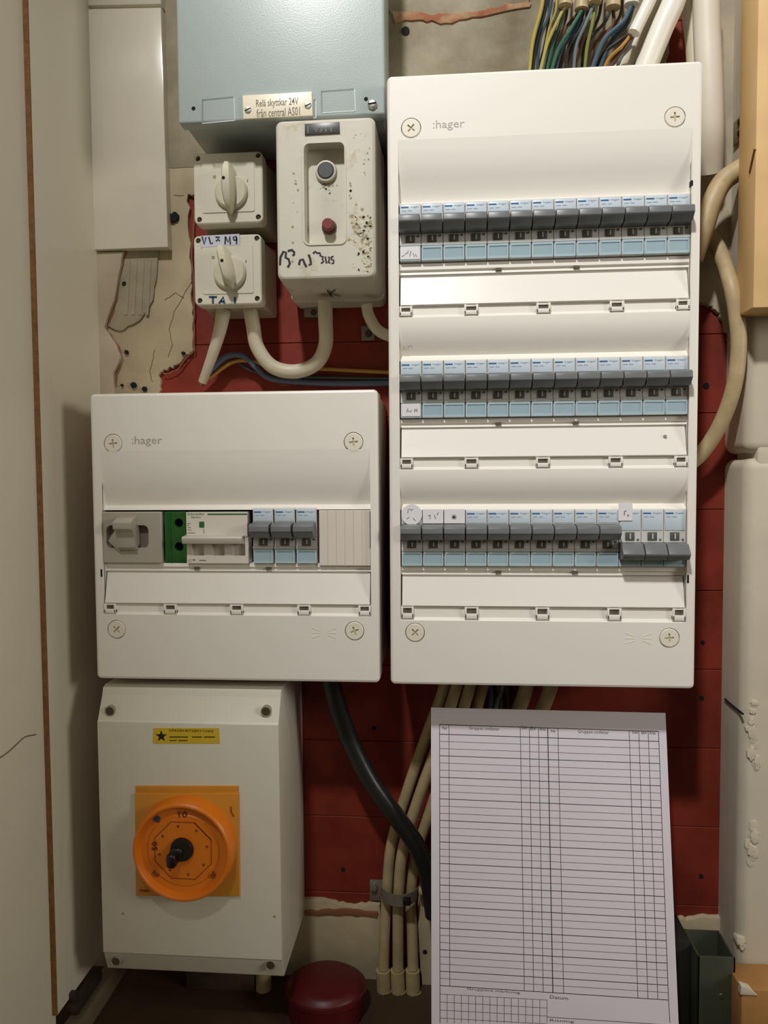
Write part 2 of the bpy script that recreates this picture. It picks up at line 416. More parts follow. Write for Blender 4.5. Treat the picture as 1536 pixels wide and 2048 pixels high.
# right wall of white painted bricks, with an open joint
XR = W(1449, 1000, 0).x; YRW = -0.045
bm = nb()
zj = W(1480, 912, -.03).z; z2 = W(1480, 1418, -.03).z
for za_, zb2 in ((zj + .0020, .62), (-.47, zj - .0020)):
    box(bm, XR, XR + 0.09, YRW, 0.02, za_, zb2, 0.009, 5)
box(bm, W(1516, 912, YRW).x, XR + .09, YRW + .0012, 0.0, zj - .02, zj + .02, .002)
struct('wall_right', bm, rightw)
bm = nb(); box(bm, XR + .012, XR + .09, YRW + .012, 0.02, -0.47, 0.62); struct('wall_right_core', bm, hole_m)
# flaking lumps on the corner of the right wall
bm = nb()
for px_, py, a, b in ((1493, 1450, .0030, .007), (1499, 1482, .0042, .014), (1506, 1520, .0030, .010), (1496, 1668, .0040, .012), (1498, 1700, .0036, .012), (1474, 1880, .0030, .008), (1502, 1415, .003, .005)):
    c = W(px_, py, YRW)
    for q in range(4):
        ox, oz = random.uniform(-.6, .6) * a, random.uniform(-.8, .8) * b
        prism(bm, jag([(c.x + .003 + ox + u * a * .8, c.z + oz + v * b * .45) for u, v in circle(0, 0, 1, 7, random.random())], .0006, 3), YRW - .0003 * (q + 1), YRW + .008, .0002)
struct('wall_right_flakes', bm, rightw)
# crack running down the right wall
bm = nb(); cp = []
for px, py in ((1450, 1398), (1460, 1407), (1472, 1417), (1486, 1428)):
    d = W(px, py, -.3) - CAM; p = CAM + d * ((XR - .0006) / d.x); cp.append(p)
tube(bm, cp, 0.0009, 6, True, 4); struct('wall_right_crack', bm, hole_m)
# left: laminate side board of a cupboard, chipboard edge, outer board
XL = -0.3104
dd = W(82, 960, -.3) - CAM; YLF = (CAM + dd * ((XL - .001) / dd.x)).y
bm = nb(); box(bm, XL - .004, XL, YLF, 0.0, -0.430, 0.62); struct('wall_left', bm, leftw)
bm = nb(); box(bm, XL - .004, XL, YLF - .0014, YLF + .0001, -0.430, 0.62); struct('trim_1', bm, chipb)
bm = nb(); box(bm, XL - .03, XL - .004, -0.62, YLF + .004, -0.60, 0.62); struct('wall_left_outer', bm, leftw)
bm = nb()
hp = []
for px, py in ((-10, 1522), (14, 1506), (34, 1488), (50, 1474), (72, 1469)):
    d = W(px, py, -.3) - CAM; hp.append(CAM + d * ((XL - .0036) / d.x))
tube(bm, hp, 0.0005, 6, True, 5); struct('wall_left_scratch', bm, mat('scratch', (120, 112, 92), .7))
# floor of the niche
bm = nb(); box(bm, -0.36, 0.30, -0.16, 0.03, -0.483, -0.463); struct('floor', bm, floor_m)
bm = nb(); box(bm, -0.36, 0.30, -0.60, -0.16, -0.75, -0.73); struct('floor_lower', bm, floor_m)
bm = nb(); box(bm, XL, XL + .012, -0.14, -0.004, -0.463, -0.444, .001); struct('baseboard_left', bm, mat('grey_skirting', (120, 108, 84), .6, vary=.2))

# ================================================================== DISTRIBUTION PANELS
YF = -0.095          # front plane of the two white panels
YB = -0.0925         # front faces of the modules in the windows
def cross_loop(cx, cz, L, wd, rot):
    h = wd / 2; b = [(h, h), (h, L), (-h, L), (-h, h), (-L, h), (-L, -h), (-h, -h), (-h, -L), (h, -L), (h, -h), (L, -h), (L, h)]
    c, s = math.cos(rot), math.sin(rot)
    return [(cx + x * c - z * s, cz + x * s + z * c) for x, z in b]
def panel_screw(root, cx, cz, rot, y, R=.0076):
    bm = nb(); r = R - .0005
    plate(bm, circle(cx, cz, r - .0006, 32), [cross_loop(cx, cz, .0034, .0013, rot)], y - .0002, .0012,
          steps=[(circle(cx, cz, r, 32), y + .0003), (circle(cx, cz, r, 32), y + .003)])
    o = part('screw', bm, screw_m, root)
    bm = nb(); prism(bm, cross_loop(cx, cz, .0036, .0015, rot), y + .0008, y + .0012); part('cross_recess', bm, cross_m, o)
def panel(root, x0, x1, z0, z1, xl, xr, m0, m1, Z, rows, top, bot, bot_hinge, screws, logo, arrows, depth, xm):
    """rows: list of dict(win_t, win_b, sill, lid_t, lid_b, hinge_b, flat, curve_b, lip)"""
    zt, zb = Z(top), Z(bot_hinge)
    holes = [[(xr, zt), (xl, zt), (xl, zb), (xr, zb)]] + [circle(cx, cz, .0076, 28) for cx, cz, _ in screws]
    r = .0038
    bm = nb()
    plate(bm, rrect(x0 + .0022, x1 - .0022, z0 + .0022, z1 - .0022, r - .0022), holes, YF, .004,
          steps=[(rrect(x0 + .0006, x1 - .0006, z0 + .0006, z1 - .0006, r - .0006), YF + .0007),
                 (rrect(x0, x1, z0, z1, r), YF + .0024), (rrect(x0, x1, z0, z1, r), YF + .022), (rrect(x0 + .004, x1 - .004, z0 + .004, z1 - .004, r), YF + .022)])
    # inner side walls of the centre opening
    for xx in (xl, xr):
        box(bm, xx - (.0008 if xx == xl else 0), xx + (0 if xx == xl else .0008), YF + .003, YF + .020, zb, zt)
    segs = []
    pr = [(0, top), (.0004, top + 15), (.0014, top + 45), (.0042, top + 75), (.0078, top + 100), (.0096, rows[0]['lip'] - 2), (.0094, rows[0]['lip']), (.0040, rows[0]['win_t']), (.016, rows[0]['win_t'] + .5)]
    segs.append(pr)
    for i, q in enumerate(rows):
        pr = [(.016, q['win_b'] - .5), (.0052, q['win_b']), (.0048, q['sill'] - 9), (.0066, q['sill'] - 6), (.0060, q['sill']), (.0105, q['sill'] + .5), (.0105, q['lid_b'] - .5), (.0028, q['lid_b'])]
        pr += [(.0022, q['hinge_b'] - 3), (.0012, q['hinge_b'])]
        if i + 1 < len(rows):
            n = rows[i + 1]; f0 = q['hinge_b']; L = n['lip'] - f0
            pr += [(.0004, f0 + 3), (.0002, f0 + .22 * L), (.0012, f0 + .45 * L), (.0036, f0 + .68 * L), (.0074, f0 + .9 * L), (.0092, n['lip'] - 2), (.0090, n['lip']), (.0040, n['win_t']), (.016, n['win_t'] + .5)]
        else: pr += [(.0002, bot_hinge + .4)]
        segs.append(pr)
    for pr in segs: prof_x(bm, [(YF + a, Z(b)) for a, b in pr], xl, xr)
    for q in rows:   # fillers beside the row of modules
        for a, b in ((xl, m0 - .0009), (m1 + .0009, xr)):
            if b > a: box(bm, a, b, YF + .0075, YF + .016, Z(q['win_b']), Z(q['win_t']))
    part('cover', bm, plastic, root, ang=13)
    bm = nb(); box(bm, x0 + .002, x1 - .001, YF + .0225, -.001, z0 + .004, z1 - .003, .002); part('back_box', bm, mat('back_box_plastic', (196, 186, 168), .5), root)
    bm = nb(); box(bm, xl, xr, YF + .0170, YF + .0178, zb, zt); part('inner_panel', bm, dark_m, root)
    for cx, cz, a in screws: panel_screw(root, cx, cz, a, YF)
    # flaps, hinge clips, latch slots
    for q in rows:
        lt, lb = Z(q['lid_t']), Z(q['lid_b'])
        bm = nb(); e = .0012
        prof_x(bm, [(YF + .0052, lt), (YF + .0058, lt - .0006), (YF + .0062, lt - .0012), (YF + .0028, (lt * .4 + lb * .6)), (YF + .0006, lb + .002), (YF + .0002, lb + .0008), (YF + .0010, lb), (YF + .0100, lb), (YF + .0100, lt)], xl + e, xr - e, True)
        part('label_flap', bm, plastic_gloss, root, ang=40)
        h = Z(q['lid_b']) - Z(q['hinge_b'])
        for k in range(5):
            wd = .0098 if k in (0, 4) else .0106
            cx = xl + wd / 2 + .0003 if k == 0 else (xr - wd / 2 - .0003 if k == 4 else xl + (xr - xl) * k / 4)
            if k in (1, 2, 3): cx += .0008
            za, zc = lb - .0002, lb - h * .98
            bm = nb(); yf = YF - .0004
            box(bm, cx - wd / 2, cx + wd / 2, yf, YF + .004, zc, zc + h * .42, .0005)
            for sx in (-1, 1):
                xa = cx + sx * (wd / 2 - .0008); box(bm, xa - .0008, xa + .0008, yf, YF + .004, zc, za, .0004)
            box(bm, cx - wd / 2, cx + wd / 2, yf + .0012, YF + .004, za - .0012, za, .0003)
            c = part('hinge_clip', bm, plastic, root)
            bm = nb(); box(bm, cx - wd / 2 + .0016, cx + wd / 2 - .0016, yf + .0022, YF + .004, zc + h * .42, za - .001); part('clip_slot', bm, mat('slot_shade', (96, 88, 76), .8), c)
        for fx in (.35, .62):
            cx = xl + (xr - xl) * fx; cz = Z(q['sill'] - 5)
            bm = nb(); box(bm, cx - .0022, cx + .0022, YF + .0046, YF + .008, cz - .0006, cz + .0006); part('latch_slot', bm, mat('slot_shade', (96, 88, 76), .8), root)
    bm = nb(); text(bm, ':hager', logo[0], logo[1], logo[2], logo[3], YF, .00015); part('maker_lettering', bm, logo_m, root)
    bm = nb(); ax, az, s = arrows
    for k in (-1, 0, 1):
        ribbon(bm, [(ax - 9 * s, az + k * 3.2 * s * 1.2), (ax - 3 * s, az + k * 1.6 * s)], .0005, YF, .0002)
        ribbon(bm, [(ax + 9 * s, az + k * 3.2 * s * 1.2), (ax + 3 * s, az + k * 1.6 * s)], .0005, YF, .0002)
    part('moulded_arrows', bm, screw_m, root)

RX0, RX1, RZ0, RZ1 = -.0425, .1873, -.1626, .2985
ZR = lambda p: W(1085, p, YF).z
rowsR = [dict(lip=389, win_t=399, win_b=516, sill=538, lid_t=541, lid_b=605, hinge_b=626),
         dict(lip=705, win_t=715, win_b=834, sill=851, lid_t=852, lid_b=914, hinge_b=935),
         dict(lip=1010, win_t=1019, win_b=1134, sill=1152, lid_t=1153, lid_b=1215, hinge_b=1240)]
tall = thing('distribution_board', 'tall white three-row distribution board packed with grey breakers, on the red wall', 'fuse box', ((RX0 + RX1) / 2, -.048, RZ0))
XRL, XRR = RX0 + .0082, RX1 - .0068
MR0, MR1 = XRL + .0006, XRR - .0002
scr = [XZ(822, 256, YF) + (.85,), XZ(1350, 234, YF) + (.05,), XZ(830, 1265, YF) + (.75,), XZ(1339, 1276, YF) + (.08,)]
lx0, lz0 = XZ(866, 262, YF); lx1, lz1 = XZ(929, 238, YF)
panel(tall, RX0, RX1, RZ0, RZ1, XRL, XRR, MR0, MR1, ZR, rowsR, 268, 1365, 1243, scr, (lx0, lx1, lz0, lz1), XZ(1277, 1277, YF) + (.00105,), .09, 1085)
LX0, LX1, LZ0, LZ1 = -.2794, -.0508, -.1618, .0658
ZL = lambda p: W(470, p, YF).z
rowsL = [dict(lip=1012, win_t=1020, win_b=1128, sill=1144, lid_t=1145, lid_b=1209, hinge_b=1229)]
small = thing('distribution_board', 'small square white one-row distribution board left of the tall one', 'fuse box', ((LX0 + LX1) / 2, -.048, LZ0))
XLL, XLR = LX0 + .0072, LX1 - .0064
scl = [XZ(226, 887, YF) + (.1,), XZ(707, 884, YF) + (.1,), XZ(233, 1259, YF) + (.78,), XZ(709, 1262, YF) + (.35,)]
lx0, lz0 = XZ(264, 893, YF); lx1, lz1 = XZ(324, 872, YF)
panel(small, LX0, LX1, LZ0, LZ1, XLL, XLR, XLL + .001, XLR - .0005, ZL, rowsL, 900, 1362, 1231, scl, (lx0, lx1, lz0, lz1), XZ(648, 1266, YF) + (.00105,), .09, 470)
# pencil note above the second row, small mark on a flap
bm = nb()
a = XZ(806, 700, YF + .004); ribbon(bm, [a, (a[0] + .001, a[1] + .003), (a[0] + .002, a[1] + .001)], .0003, YF + .0045)
ribbon(bm, [(a[0] + .003, a[1]), (a[0] + .004, a[1] + .003), (a[0] + .0055, a[1] + .0035), (a[0] + .007, a[1] + .0028)], .0003, YF + .0045)
part('pencil_mark', bm, mat('pencil', (150, 146, 140), .7), tall)
bm = nb(); a = XZ(1333, 872, YF); prism(bm, jag(circle(a[0], a[1], .0012, 7), .0002, 2), YF + .0030, YF + .0045); part('scuff_mark', bm, mat('pencil', (150, 146, 140), .7), tall)

# ------------------------------------------------------------------ circuit breakers
MW = (MR1 - MR0) / 13; HW = MW / 2 - .00022
def breaker(name, label, cx, zb, group, on=True, h=.0437):
    """grey modular breaker, front bottom centre at (cx, YB, zb)"""
    t = thing(name, label, 'circuit breaker', (cx, YB, zb), group)
    X = lambda a: cx + a
    bm = nb()
    prof = [(YB + .014, 0), (YB + .0015, 0), (YB, .0008), (YB + .0006, .0112), (YB - .0012, .0116), (YB - .0014, .0134), (YB + .0002, .0138),
            (YB + .0004, .0200), (YB + .0002, .0320), (YB, .0426), (YB + .0008, h), (YB + .014, h)]
    prof_x(bm, [(y, zb + z) for y, z in prof], cx - HW, cx + HW, True)
    part('body', bm, brk_m, t)
    if on: tp = [(YB + .001, .0328), (YB - .0120, .0316), (YB - .0136, .0304), (YB - .0142, .0262), (YB - .0132, .0250), (YB - .0090, .0212), (YB + .001, .0204)]
    else: tp = [(YB + .001, .0188), (YB - .0080, .0182), (YB - .0096, .0176), (YB - .0150, .0112), (YB - .0146, .0098), (YB - .0120, .0066), (YB + .001, .0058)]
    bm = nb(); prof_x(bm, [(y, zb + z) for y, z in tp], cx - HW - .0001, cx + HW - .0006, True, .0004)
    part('toggle', bm, brk_dark, t)
    z0, z1 = (.0140, .0196) if on else (.0200, .0262)
    bm = nb(); box(bm, X(-.0034), X(.0034), YB - .0003, YB + .001, zb + z0, zb + z1, .0002)
    s = part('toggle_slot', bm, slot_m, t)
    bm = nb(); box(bm, X(-.0003), X(.0007), YB - .0005, YB, zb + z0 + .0012, zb + z1 - .0008); part('position_mark', bm, tick_m, s)
    bm = nb(); box(bm, X(.0052), X(.0066), YB - .0002, YB + .001, zb + (.0182 if on else .0200), zb + (.0196 if on else .0212)); part('test_hole', bm, slot_m, t)
    zl0 = .0334 if on else .0276
    bm = nb(); box(bm, X(-HW + .0007), X(HW - .0007), YB - .0002, YB + .001, zb + zl0, zb + .0424, .0001); lab = part('rating_label', bm, label_m, t)
    bm = nb(); box(bm, X(-.0070), X(-.0012), YB - .0004, YB, zb + .0400, zb + .0410); part('blue_bar', bm, blue_m, lab)
    bm = nb(); text(bm, ':hager', X(-.0002), X(.0068), zb + .0397, zb + .0413, YB - .0002, .0001)
    box(bm, X(-.0064), X(-.0030), YB - .0003, YB, zb + .0376, zb + .0381); box(bm, X(-.0020), X(.0012), YB - .0003, YB, zb + .0376, zb + .0381)
    part('rating_print', bm, pgrey, lab)
    bm = nb()
    plate(bm, rrect(X(-HW + .0003), X(HW - .0003), zb + .0004, zb + .0113, .0005, 2), [rrect(X(-HW + .0013), X(HW - .0013), zb + .0020, zb + .0096, .0004, 2)], YB - .0011, .0009)
    f = part('label_window', bm, winf_m, t)
    bm = nb(); box(bm, X(-HW + .0013), X(HW - .0013), YB - .0006, YB - .0002, zb + .0018, zb + .0097); part('clear_pane', bm, win_m, f)
    return t
ORD = ['first', 'second', 'third', 'fourth', 'fifth', 'sixth', 'seventh', 'eighth', 'ninth', 'tenth', 'eleventh', 'twelfth', 'thirteenth']
RN = ['top', 'middle', 'bottom']
bz = [W(1085, 515.5, YB).z, W(1085, 833, YB).z, W(1085, 1133, YB).z]
proto = None; protooff = None; BR = {}
def place(cx, zb, label, group, on=True):
    global proto, protooff
    src = proto if on else protooff
    if src is None:
        o = breaker('circuit_breaker', label, cx, zb, group, on)
        if on: proto = o
        else: protooff = o
    else:
        o = copy_tree(src); o.location = (cx, YB, zb); o['label'] = label; o['group'] = group
    return o
for r in range(3):
    for k in range(13):
        cx = MR0 + MW * (k + .5); on = not (r == 2 and k >= 10)
        if on:
            note = ''
            lab = 'grey breaker with raised lever, %s from left, %s row of the tall board' % (ORD[k], RN[r])
            if k == 0 and r < 2: lab = 'grey circuit breaker with white paper slip in its window, left end of the %s row' % RN[r]
            if k == 0 and r == 2: lab = 'grey circuit breaker topped by a round handwritten sticker, left end of bottom row'
            if k == 1 and r == 2: lab = 'grey circuit breaker topped by a white sticker marked with strokes, second in bottom row'
            if k == 2 and r == 2: lab = 'grey circuit breaker topped by a white sticker with dark star mark, third in bottom row'
        else:
            lab = ['grey circuit breaker switched off with a white sticker on top, bottom row of tall board',
                   'grey circuit breaker switched off, between the other two with lowered levers',
                   'grey circuit breaker switched off at the right end of the bottom row'][k - 10]
        BR[r, k] = place(cx, bz[r], lab, 'circuit breakers in the %s row of the tall board' % RN[r], on)
# breakers of the small board
zl = W(570, 1127, YB).z; bl0 = W(505, 1080, YB).x; bl1 = W(635, 1080, YB).x; mwl = (bl1 - bl0) / 3
for k in range(3):
    lab = ['grey circuit breaker next to the white three-pole breaker in the small board',
           'grey circuit breaker in the middle of the trio in the small board',
           'grey circuit breaker beside the blanking strip in the small board'][k]
    place(bl0 + mwl * (k + .5), zl, lab, 'grey circuit breakers in the small board')
# thin dark frame around the trio
# stickers on individual breakers
def sticker(o, x0, x1, z0, z1, y, marks, round_=False, m=ink_soft):
    L = o.location; cx, zb = L.x, L.z
    bm = nb()
    shp = circle(cx + (x0 + x1) / 2, zb + (z0 + z1) / 2, (x1 - x0) / 2, 24) if round_ else rrect(cx + x0, cx + x1, zb + z0, zb + z1, .0006, 2)
    prism(bm, shp, y - .0003, y)
    s = part('paper_sticker', bm, sticker_m, o)
    bm = nb()
    for st in marks: ribbon(bm, [(cx + a, zb + b) for a, b in st], .00045, y - .0003)
    part('handwriting', bm, m, s)
def sc(pts, x, z, k): return [(x + a * k, z + b * k) for a, b in pts]
sticker(BR[0, 0], -.0074, .0072, .0014, .0108, YB - .0012, [sc([(0, 2), (1, 3), (2, 3), (2.4, 5)], -.004, .003, .001), sc([(0, 0), (1, 4)], -.0005, .0035, .001), sc([(0, 3), (1, 0), (2, 2), (3, 0)], .002, .003, .001), sc([(0, 0), (2, 1)], -.0065, .0035, .001)])
sticker(BR[1, 0], -.0074, .0070, .0014, .0108, YB - .0012, [sc([(0, 0), (1, 3), (1.4, 0)], -.0035, .0045, .001), sc([(0, 1), (1, 0), (2, 1.4)], -.0015, .0045, .001), sc([(0, 0), (.2, 2.6)], .0026, .0045, .001), sc([(0, 1.4), (1.6, 1.4)], .0026, .0045, .001), sc([(0, 0), (.1, 2.8)], .0044, .0045, .001)])
sticker(BR[2, 0], -.0080, .0080, .0328, .0470, YB - .0006, [sc([(0, 0), (.3, 3)], -.003, .041, .001), sc([(0, 3), (2, 2.2), (3, 3)], -.002, .0412, .001), sc([(0, 0), (2, 1.4)], -.004, .0365, .001), sc([(0, 2), (1.8, 0)], .001, .0352, .001)], True)
sticker(BR[2, 1], -.0080, .0078, .0332, .0440, YB - .0006, [sc([(0, 2), (2, 2.5)], -.004, .037, .001), sc([(0, 0), (0.2, 3)], -.0025, .0365, .001), sc([(0, 3), (1, 0)], .001, .0365, .001), sc([(0, 0), (1, 2)], .003, .0395, .001)])
sticker(BR[2, 2], -.0080, .0078, .0332, .0440, YB - .0006, [sc([(0, 0), (3, 3)], -.002, .0365, .001), sc([(3, 0), (0, 3)], -.002, .0365, .001), sc([(1.5, -.4), (1.5, 3.6)], -.002, .0365, .001), sc([(-.5, 1.4), (3.6, 1.4)], -.002, .0365, .001)], m=ink_m)
sticker(BR[2, 10], -.0088, .0014, .0350, .0480, YB - .0006, [sc([(0, 0), (0.1, 3)], -.0045, .039, .001), sc([(0, 3), (1.6, 3.4)], -.0045, .039, .001), sc([(0, 0), (1.4, .4), (.5, -1)], -.0025, .039, .001)], m=ink_m)
BR[2, 10].children[-1].name = 'paper_sticker'

# ------------------------------------------------------------------ main switch module, green terminal, three pole breaker, blanking strip
zt = W(470, 1023, YB).z; zb_ = W(470, 1127, YB).z
def Xp(px, y=YB): return W(px, 1075, y).x
def Zp(py, y=YB): return W(470, py, y).z
x0, x1 = Xp(206), Xp(324)
ms = thing('main_switch', 'taupe main switch module with angular lever at the left end of the small board', 'switch', ((x0 + x1) / 2, YB, zb_))
bm = nb(); plate(bm, rrect(x0 + .0008, x1 - .0008, zb_ + .0008, zt - .0008, .001, 3), [rrect(Xp(214), Xp(298), Zp(1096), Zp(1050), .004, 4)], YB - .001, .006,
                 steps=[(rrect(x0, x1, zb_, zt, .001, 3), YB), (rrect(x0, x1, zb_, zt, .001, 3), YB + .014)])
part('body', bm, lever_m, ms)
bm = nb(); box(bm, Xp(212), Xp(300), YB + .0045, YB + .0055, Zp(1098), Zp(1048)); part('lever_recess', bm, lever_d, ms)
bm = nb(); za, zc = Zp(1104), Zp(1032)
hx0, hx1 = Xp(240), Xp(276)
prof_x(bm, [(YB + .004, za + .006), (YB - .003, za + .0015), (YB - .006, za + .004), (YB - .007, za + .012), (YB - .0085, za + .0165), (YB - .013, za + .019), (YB - .0135, za + .024), (YB - .007, zc - .001), (YB - .001, zc), (YB + .004, zc - .004)], hx0, hx1, True, .0005)
part('lever', bm, lever_m, ms)
bm = nb(); prism(bm, pxpoly([(236, 1052), (244, 1056), (244, 1098), (238, 1104), (216, 1082)], YB - .002), YB - .0025, YB + .005, .0006); part('lever_cheek', bm, lever_m, ms)
x0, x1 = Xp(327), Xp(371)
gt = thing('terminal_block', 'dark green earth terminal block with two round screw holes in the small board', 'terminal block', ((x0 + x1) / 2, YB, zb_))
bm = nb(); hc = [(Xp(356), Zp(1046)), (Xp(356), Zp(1094))]
plate(bm, rrect(x0 + .0006, x1 - .0004, zb_ + .0010, zt - .0006, .0006, 2), [circle(a, b, .0036, 20) for a, b in hc], YB + .002, .008,
      steps=[(rrect(x0, x1, zb_, zt, .0006, 2), YB + .0026), (rrect(x0, x1, zb_, zt, .0006, 2), YB + .014)])
box(bm, Xp(338), Xp(340), YB + .0012, YB + .004, zb_ + .001, zt - .001)
part('body', bm, green_m, gt)
for a, b in hc:
    bm = nb(); ring(bm, a, b, [(0, YB + .0075), (.0036, YB + .0075)], 20); part('terminal_screw', bm, hole_m, gt)
x0, x1 = Xp(373), Xp(497)
sb = thing('three_pole_breaker', 'white three-pole breaker with green stripe and wide lever in the small board', 'circuit breaker', ((x0 + x1) / 2, YB, zb_))
zm = Zp(1073); bm = nb(); yq = YB - .0012
plate(bm, rrect(x0 + .0005, x1 - .0005, zm, zt - .0003, .0004, 2), [], yq, .01)
hs = [rrect(Xp(384 + 41 * k), Xp(408 + 41 * k), Zp(1111), Zp(1088), .0004, 2) for k in range(3)]
plate(bm, rrect(x0 + .0002, x1 - .0002, zb_ + .0002, zm - .0001, .0004, 2), hs, YB - .0006, .0030, odepth=.012)
part('body', bm, sch_m, sb)
bm = nb(); box(bm, x0 + .001, x1 - .001, YB + .0020, YB + .003, Zp(1113), Zp(1086)); part('window_floor', bm, sch_d, sb)
bm = nb(); prof_x(bm, [(YB + .001, zm + .0015), (YB - .009, zm + .0005), (YB - .0100, zm - .0005), (YB - .0085, zm - .0050), (YB + .001, zm - .0058)], x0 - .0007, x1 - .0028, True, .0005)
part('toggle_bar', bm, sch_d, sb)
bm = nb(); box(bm, Xp(417), Xp(496), yq - .0002, yq, Zp(1029.5), Zp(1026.8))
prism(bm, rrect(Xp(400), Xp(410), Zp(1055), Zp(1043), .0003, 1), yq - .0002, yq)
text(bm, 'Schneider', Xp(377), Xp(411), Zp(1030), Zp(1025), yq, .0001); text(bm, 'Electric', Xp(385), Xp(403), Zp(1036), Zp(1032), yq, .0001)
part('green_print', bm, sgreen, sb)
bm = nb()
for a, b, c, d in ((376, 383, 1047, 1046), (376, 380, 1051, 1050), (377, 383, 1055, 1054), (376, 384, 1060, 1059), (376, 391, 1066, 1065)): box(bm, Xp(a), Xp(b), yq - .0002, yq, Zp(c), Zp(d))
box(bm, Xp(408.5), Xp(409.5), yq - .0002, yq, Zp(1067), Zp(1058))
text(bm, 'C', Xp(376), Xp(383), Zp(1124), Zp(1119), YB - .0006, .0001)
box(bm, Xp(385), Xp(390), YB - .0008, YB, Zp(1121), Zp(1118.5)); box(bm, Xp(398), Xp(412), YB - .0008, YB, Zp(1121.5), Zp(1120))
part('grey_print', bm, mat('print_grey', (120, 112, 104), .6), sb)
x0, x1 = Xp(638), Xp(741)
bp_ = thing('blanking_plate', 'ribbed white blanking strip filling the right end of the small board', 'blanking plate', ((x0 + x1) / 2, YB, zb_))
bm = nb(); n = 6; wv = (x1 - x0) / n
for k in range(n): box(bm, x0 + wv * k + .0002, x0 + wv * (k + 1) - .0002, YB + .0004, YB + .004, Zp(1131), Zp(1021), .0003, 1)
part('ribs', bm, blank_m, bp_)
bm = nb(); box(bm, x0, x1, YB + .001, YB + .008, Zp(1131), Zp(1021)); part('base_strip', bm, blank_m, bp_)
bm = nb(); box(bm, Xp(740), Xp(742), YB - .0006, YB + .006, Zp(1095), Zp(1024)); part('end_gap', bm, hole_m, bp_)
# black slots at flap corners
for root, lst in ((tall, [(1384, 366, 5), (1376, 1158, 8)]), (small, [(203, 1146, 8)])):
    for px, py, hh in lst:
        a = XZ(px, py, YF); bm = nb(); box(bm, a[0] - .0007, a[0] + .0007, YF - .0002, YF + .004, a[1] - hh * .00038, a[1] + hh * .00038); part('side_slot', bm, hole_m, root)

# ================================================================== BLUE-GREY CABINET
yc = -.080
cx0, cz0 = XZ(357, 249, yc); cx1 = XZ(770, 235, yc)[0]
cab = thing('relay_cabinet', 'blue-grey painted steel cabinet with cream nameplate at the top', 'cabinet', ((cx0 + cx1) / 2, -.04, cz0))
bm = nb(); box(bm, cx0 + .002, cx1 - .002, yc + .002, -.001, cz0 + .002, .47, .002); part('body', bm, steel_m, cab)
bm = nb(); box(bm, cx0, cx1, yc - .001, yc + .012, cz0, .472, .0022, 3)
door = part('door', bm, steel_m, cab)
yd = yc - .001
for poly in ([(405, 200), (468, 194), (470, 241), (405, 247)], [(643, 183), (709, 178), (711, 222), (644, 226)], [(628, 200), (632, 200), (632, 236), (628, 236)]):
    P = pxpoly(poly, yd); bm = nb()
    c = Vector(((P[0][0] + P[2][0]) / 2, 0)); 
    for i in (3, 0): ribbon(bm, [P[i], P[(i + 1) % 4]], .0010, yd, .0002)  # shade of the debossed top and left edges, painted as darker lines
    part('knockout_groove_shade', bm, groove_shade_m, door)
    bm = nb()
    for i in (1, 2): ribbon(bm, [P[i], P[(i + 1) % 4]], .0007, yd, .0003)  # light on the debossed right and bottom edges, painted as paler lines
    part('knockout_edge_light', bm, mat('steel_edge_light', (206, 214, 212), .35), door)
for px, py in ((387, 217), (732, 198)):
    a = XZ(px, py, yd); bm = nb(); ring(bm, a[0], a[1], [(0, yd - .0002), (.0015, yd - .0002), (.0016, yd)], 14); part('drill_hole', bm, hole_m, door)
a = XZ(745, 210, yd); bm = nb(); ring(bm, a[0], a[1], [(0, yd - .003), (.0025, yd - .0027), (.0036, yd - .0012), (.0038, yd)], 24); s = part('lock_screw', bm, nickel, door)
bm = nb(); ribbon(bm, [(a[0] - .0032, a[1] - .0004), (a[0] + .0032, a[1] + .0004)], .0009, yd - .003, .0003); part('screw_slot', bm, hole_m, s)
P = pxpoly([(486, 193), (624, 185), (626, 233), (488, 240)], yd - .0005)
npl = thing('nameplate', 'cream engraved nameplate with two slotted screws on the blue-grey cabinet door', 'sign', ((P[0][0] + P[1][0]) / 2, yd, P[3][1]))
bm = nb(); prism(bm, P, yd - .0022, yd, .0003); part('plate', bm, cream_m, npl)
yn = yd - .0022; ta = math.atan2(P[1][1] - P[0][1], P[1][0] - P[0][0])
def tline(s, pxa, pya, pxb, pyb):
    a = XZ(pxa, pya, yn); b = XZ(pxb, pyb, yn); L = abs(b[0] - a[0]); H = abs(a[1] - b[1])
    cx, cz = (a[0] + b[0]) / 2, (a[1] + b[1]) / 2; bm = nb(); text(bm, s, cx - L / 2, cx + L / 2, cz - H / 2, cz + H / 2, yn, .0001, ta, .006); return bm
part('lettering', tline('Relä skyttkar 24V', 512, 199, 597, 214), mat('engraving', (120, 108, 90), .6), npl)
part('lettering', tline('från central AS01', 513, 218, 600, 231), mat('engraving', (120, 108, 90), .6), npl)
for px, py in ((496, 220), (616, 211)):
    a = XZ(px, py, yn); bm = nb(); ring(bm, a[0], a[1], [(0, yn - .0012), (.0022, yn - .0010), (.0028, yn)], 20); s = part('screw', bm, nickel, npl)
    bm = nb(); ribbon(bm, [(a[0] - .0022, a[1] - .001), (a[0] + .0022, a[1] + .001)], .0006, yn - .0012, .0002); part('screw_slot', bm, hole_m, s)

